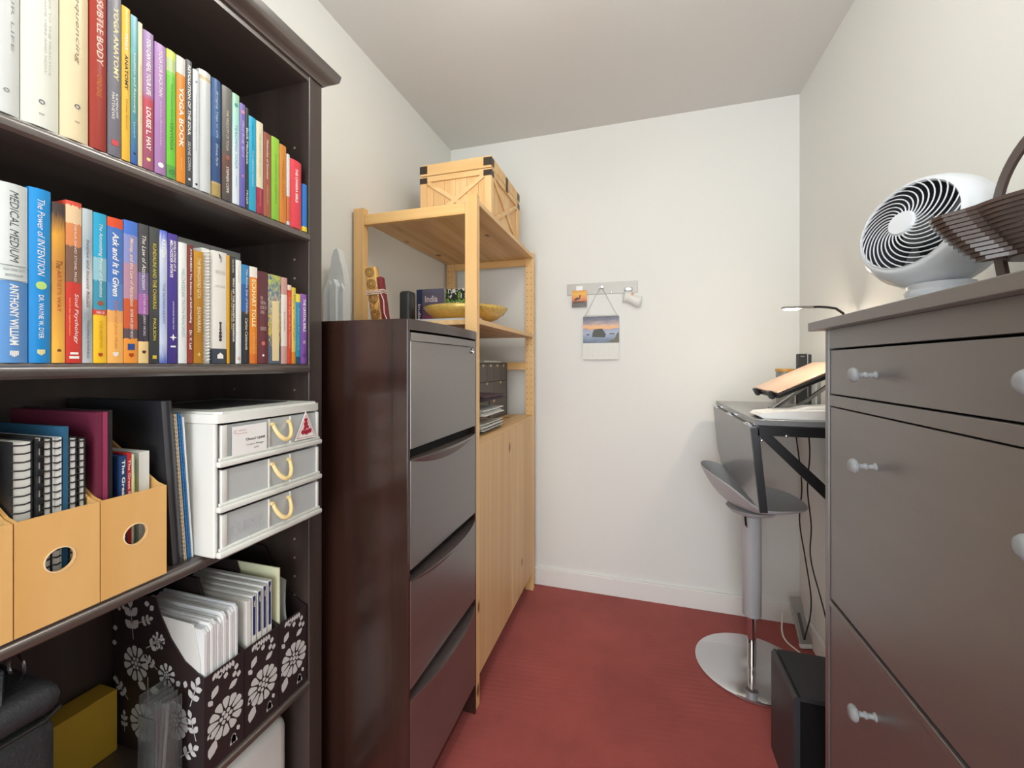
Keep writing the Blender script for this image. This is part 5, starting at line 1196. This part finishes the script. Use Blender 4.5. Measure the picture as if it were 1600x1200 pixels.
MB().box(-.092, .092, -.0022, -.0016, .084, .222).build('photo', seascape(), ca)
rk = mat('rock_print', '#3c3c34', .4)
MB().prism([(-.045, .115), (.02, .112), (.026, .128), (.014, .148), (.006, .158), (-.02, .156), (-.034, .154), (-.042, .138)], -.0026, -.0023, 'y').build('rock_shape', rk, ca)
MB().prism([(.035, .086), (.0915, .086), (.0915, .14), (.08, .13), (.07, .106), (.05, .098)], -.0026, -.0023, 'y').build('headland_shape', mat('headland_print', '#5c5c44', .4), ca)
MB().prism([(-.075, .124), (-.058, .126), (-.062, .131), (-.072, .13)], -.0026, -.0023, 'y').build('small_rock_shape', rk, ca)
MB().prism([(.04, .128), (.07, .128), (.066, .133), (.046, .133)], -.0026, -.0023, 'y').build('small_rock_shape', rk, ca)
m = MB()
for i in range(1, 7): m.box(-.092 + .184 * i / 7 - .0003, -.092 + .184 * i / 7 + .0003, -.0020, -.0016, .004, .072)
for k in range(1, 5): m.box(-.088, .088, -.0020, -.0016, .004 + .0145 * k, .0044 + .0145 * k)
m.build('grid', mat('grid_grey', '#cfcfcc', .6), ca)
for i in range(24):
    pass
m = MB()
for i in range(24):
    x = -.086 + .172 * i / 23; m.tube([(x, -.0005 + .004 * math.cos(2 * PI * k / 8), .224 + .004 * math.sin(2 * PI * k / 8)) for k in range(8)], .0008, 4, closed=True)
m.build('coil', M_ink, ca)
m = MB(); m.tube([(-.082, 0, .225), (-.005, -.004, .372), (.005, -.004, .372), (.082, 0, .225)], .0009, 5); m.build('cord', mat('cord_grey', '#8c8a86', .6), ca, True)
kc = thing('photo_card', 'small square sunset picture card clipped at the left of the metal strip', 'card', (-.31, WY - .0135, CAMH + .347))
MB().box(-.039, .039, -.001, 0, -.042, .046).build('card', print_mat([(0, '#5c6260'), (.28, '#6c5040'), (.34, '#a8502c'), (.45, '#e0803c'), (.8, '#e8b040'), (1, '#d8902c')], .12, hard=False), kc)
MB().prism([(-.03, -.012), (.03, -.014), (.03, -.02), (-.03, -.02)], -.0016, -.0011, 'y').build('horizon_shape', rk, kc)
MB().prism([(-.028, -.002), (-.012, .01), (-.002, .006), (.002, .022), (.008, .02), (.004, .0), (-.012, -.003), (-.02, -.008)], -.0016, -.0011, 'y').build('figure_shape', rk, kc)
wt = thing('paper_tag', 'curling white paper tag with orange dot at the right of the metal strip', 'paper', (-.045, WY - .014, CAMH + .32))
m = MB(); NN = 8; up = []
for k in range(NN + 1):
    f = k / NN; up.append([m.bm.verts.new(((-.045 + .09 * f) + .008 * j, -.004 - .010 * math.sin(PI * f * .9), (.0 - .022 * f + .008 * math.sin(f * 6)) + .052 * j)) for j in (0, 1)])
for p_, q_ in zip(up, up[1:]): m._f([p_[0], q_[0], q_[1], p_[1]])
so2 = m.build('sheet', M_paper, wt, 'all'); so2.modifiers.new('thick', 'SOLIDIFY').thickness = .0006
MB().lathe([(0, 0), (.006, 0), (.006, .001), (0, .001)], 12, Matrix.Translation((.005, -.016, .038)) @ M_y).build('orange_dot', mat('orange_dot', '#d89060', .5), wt)
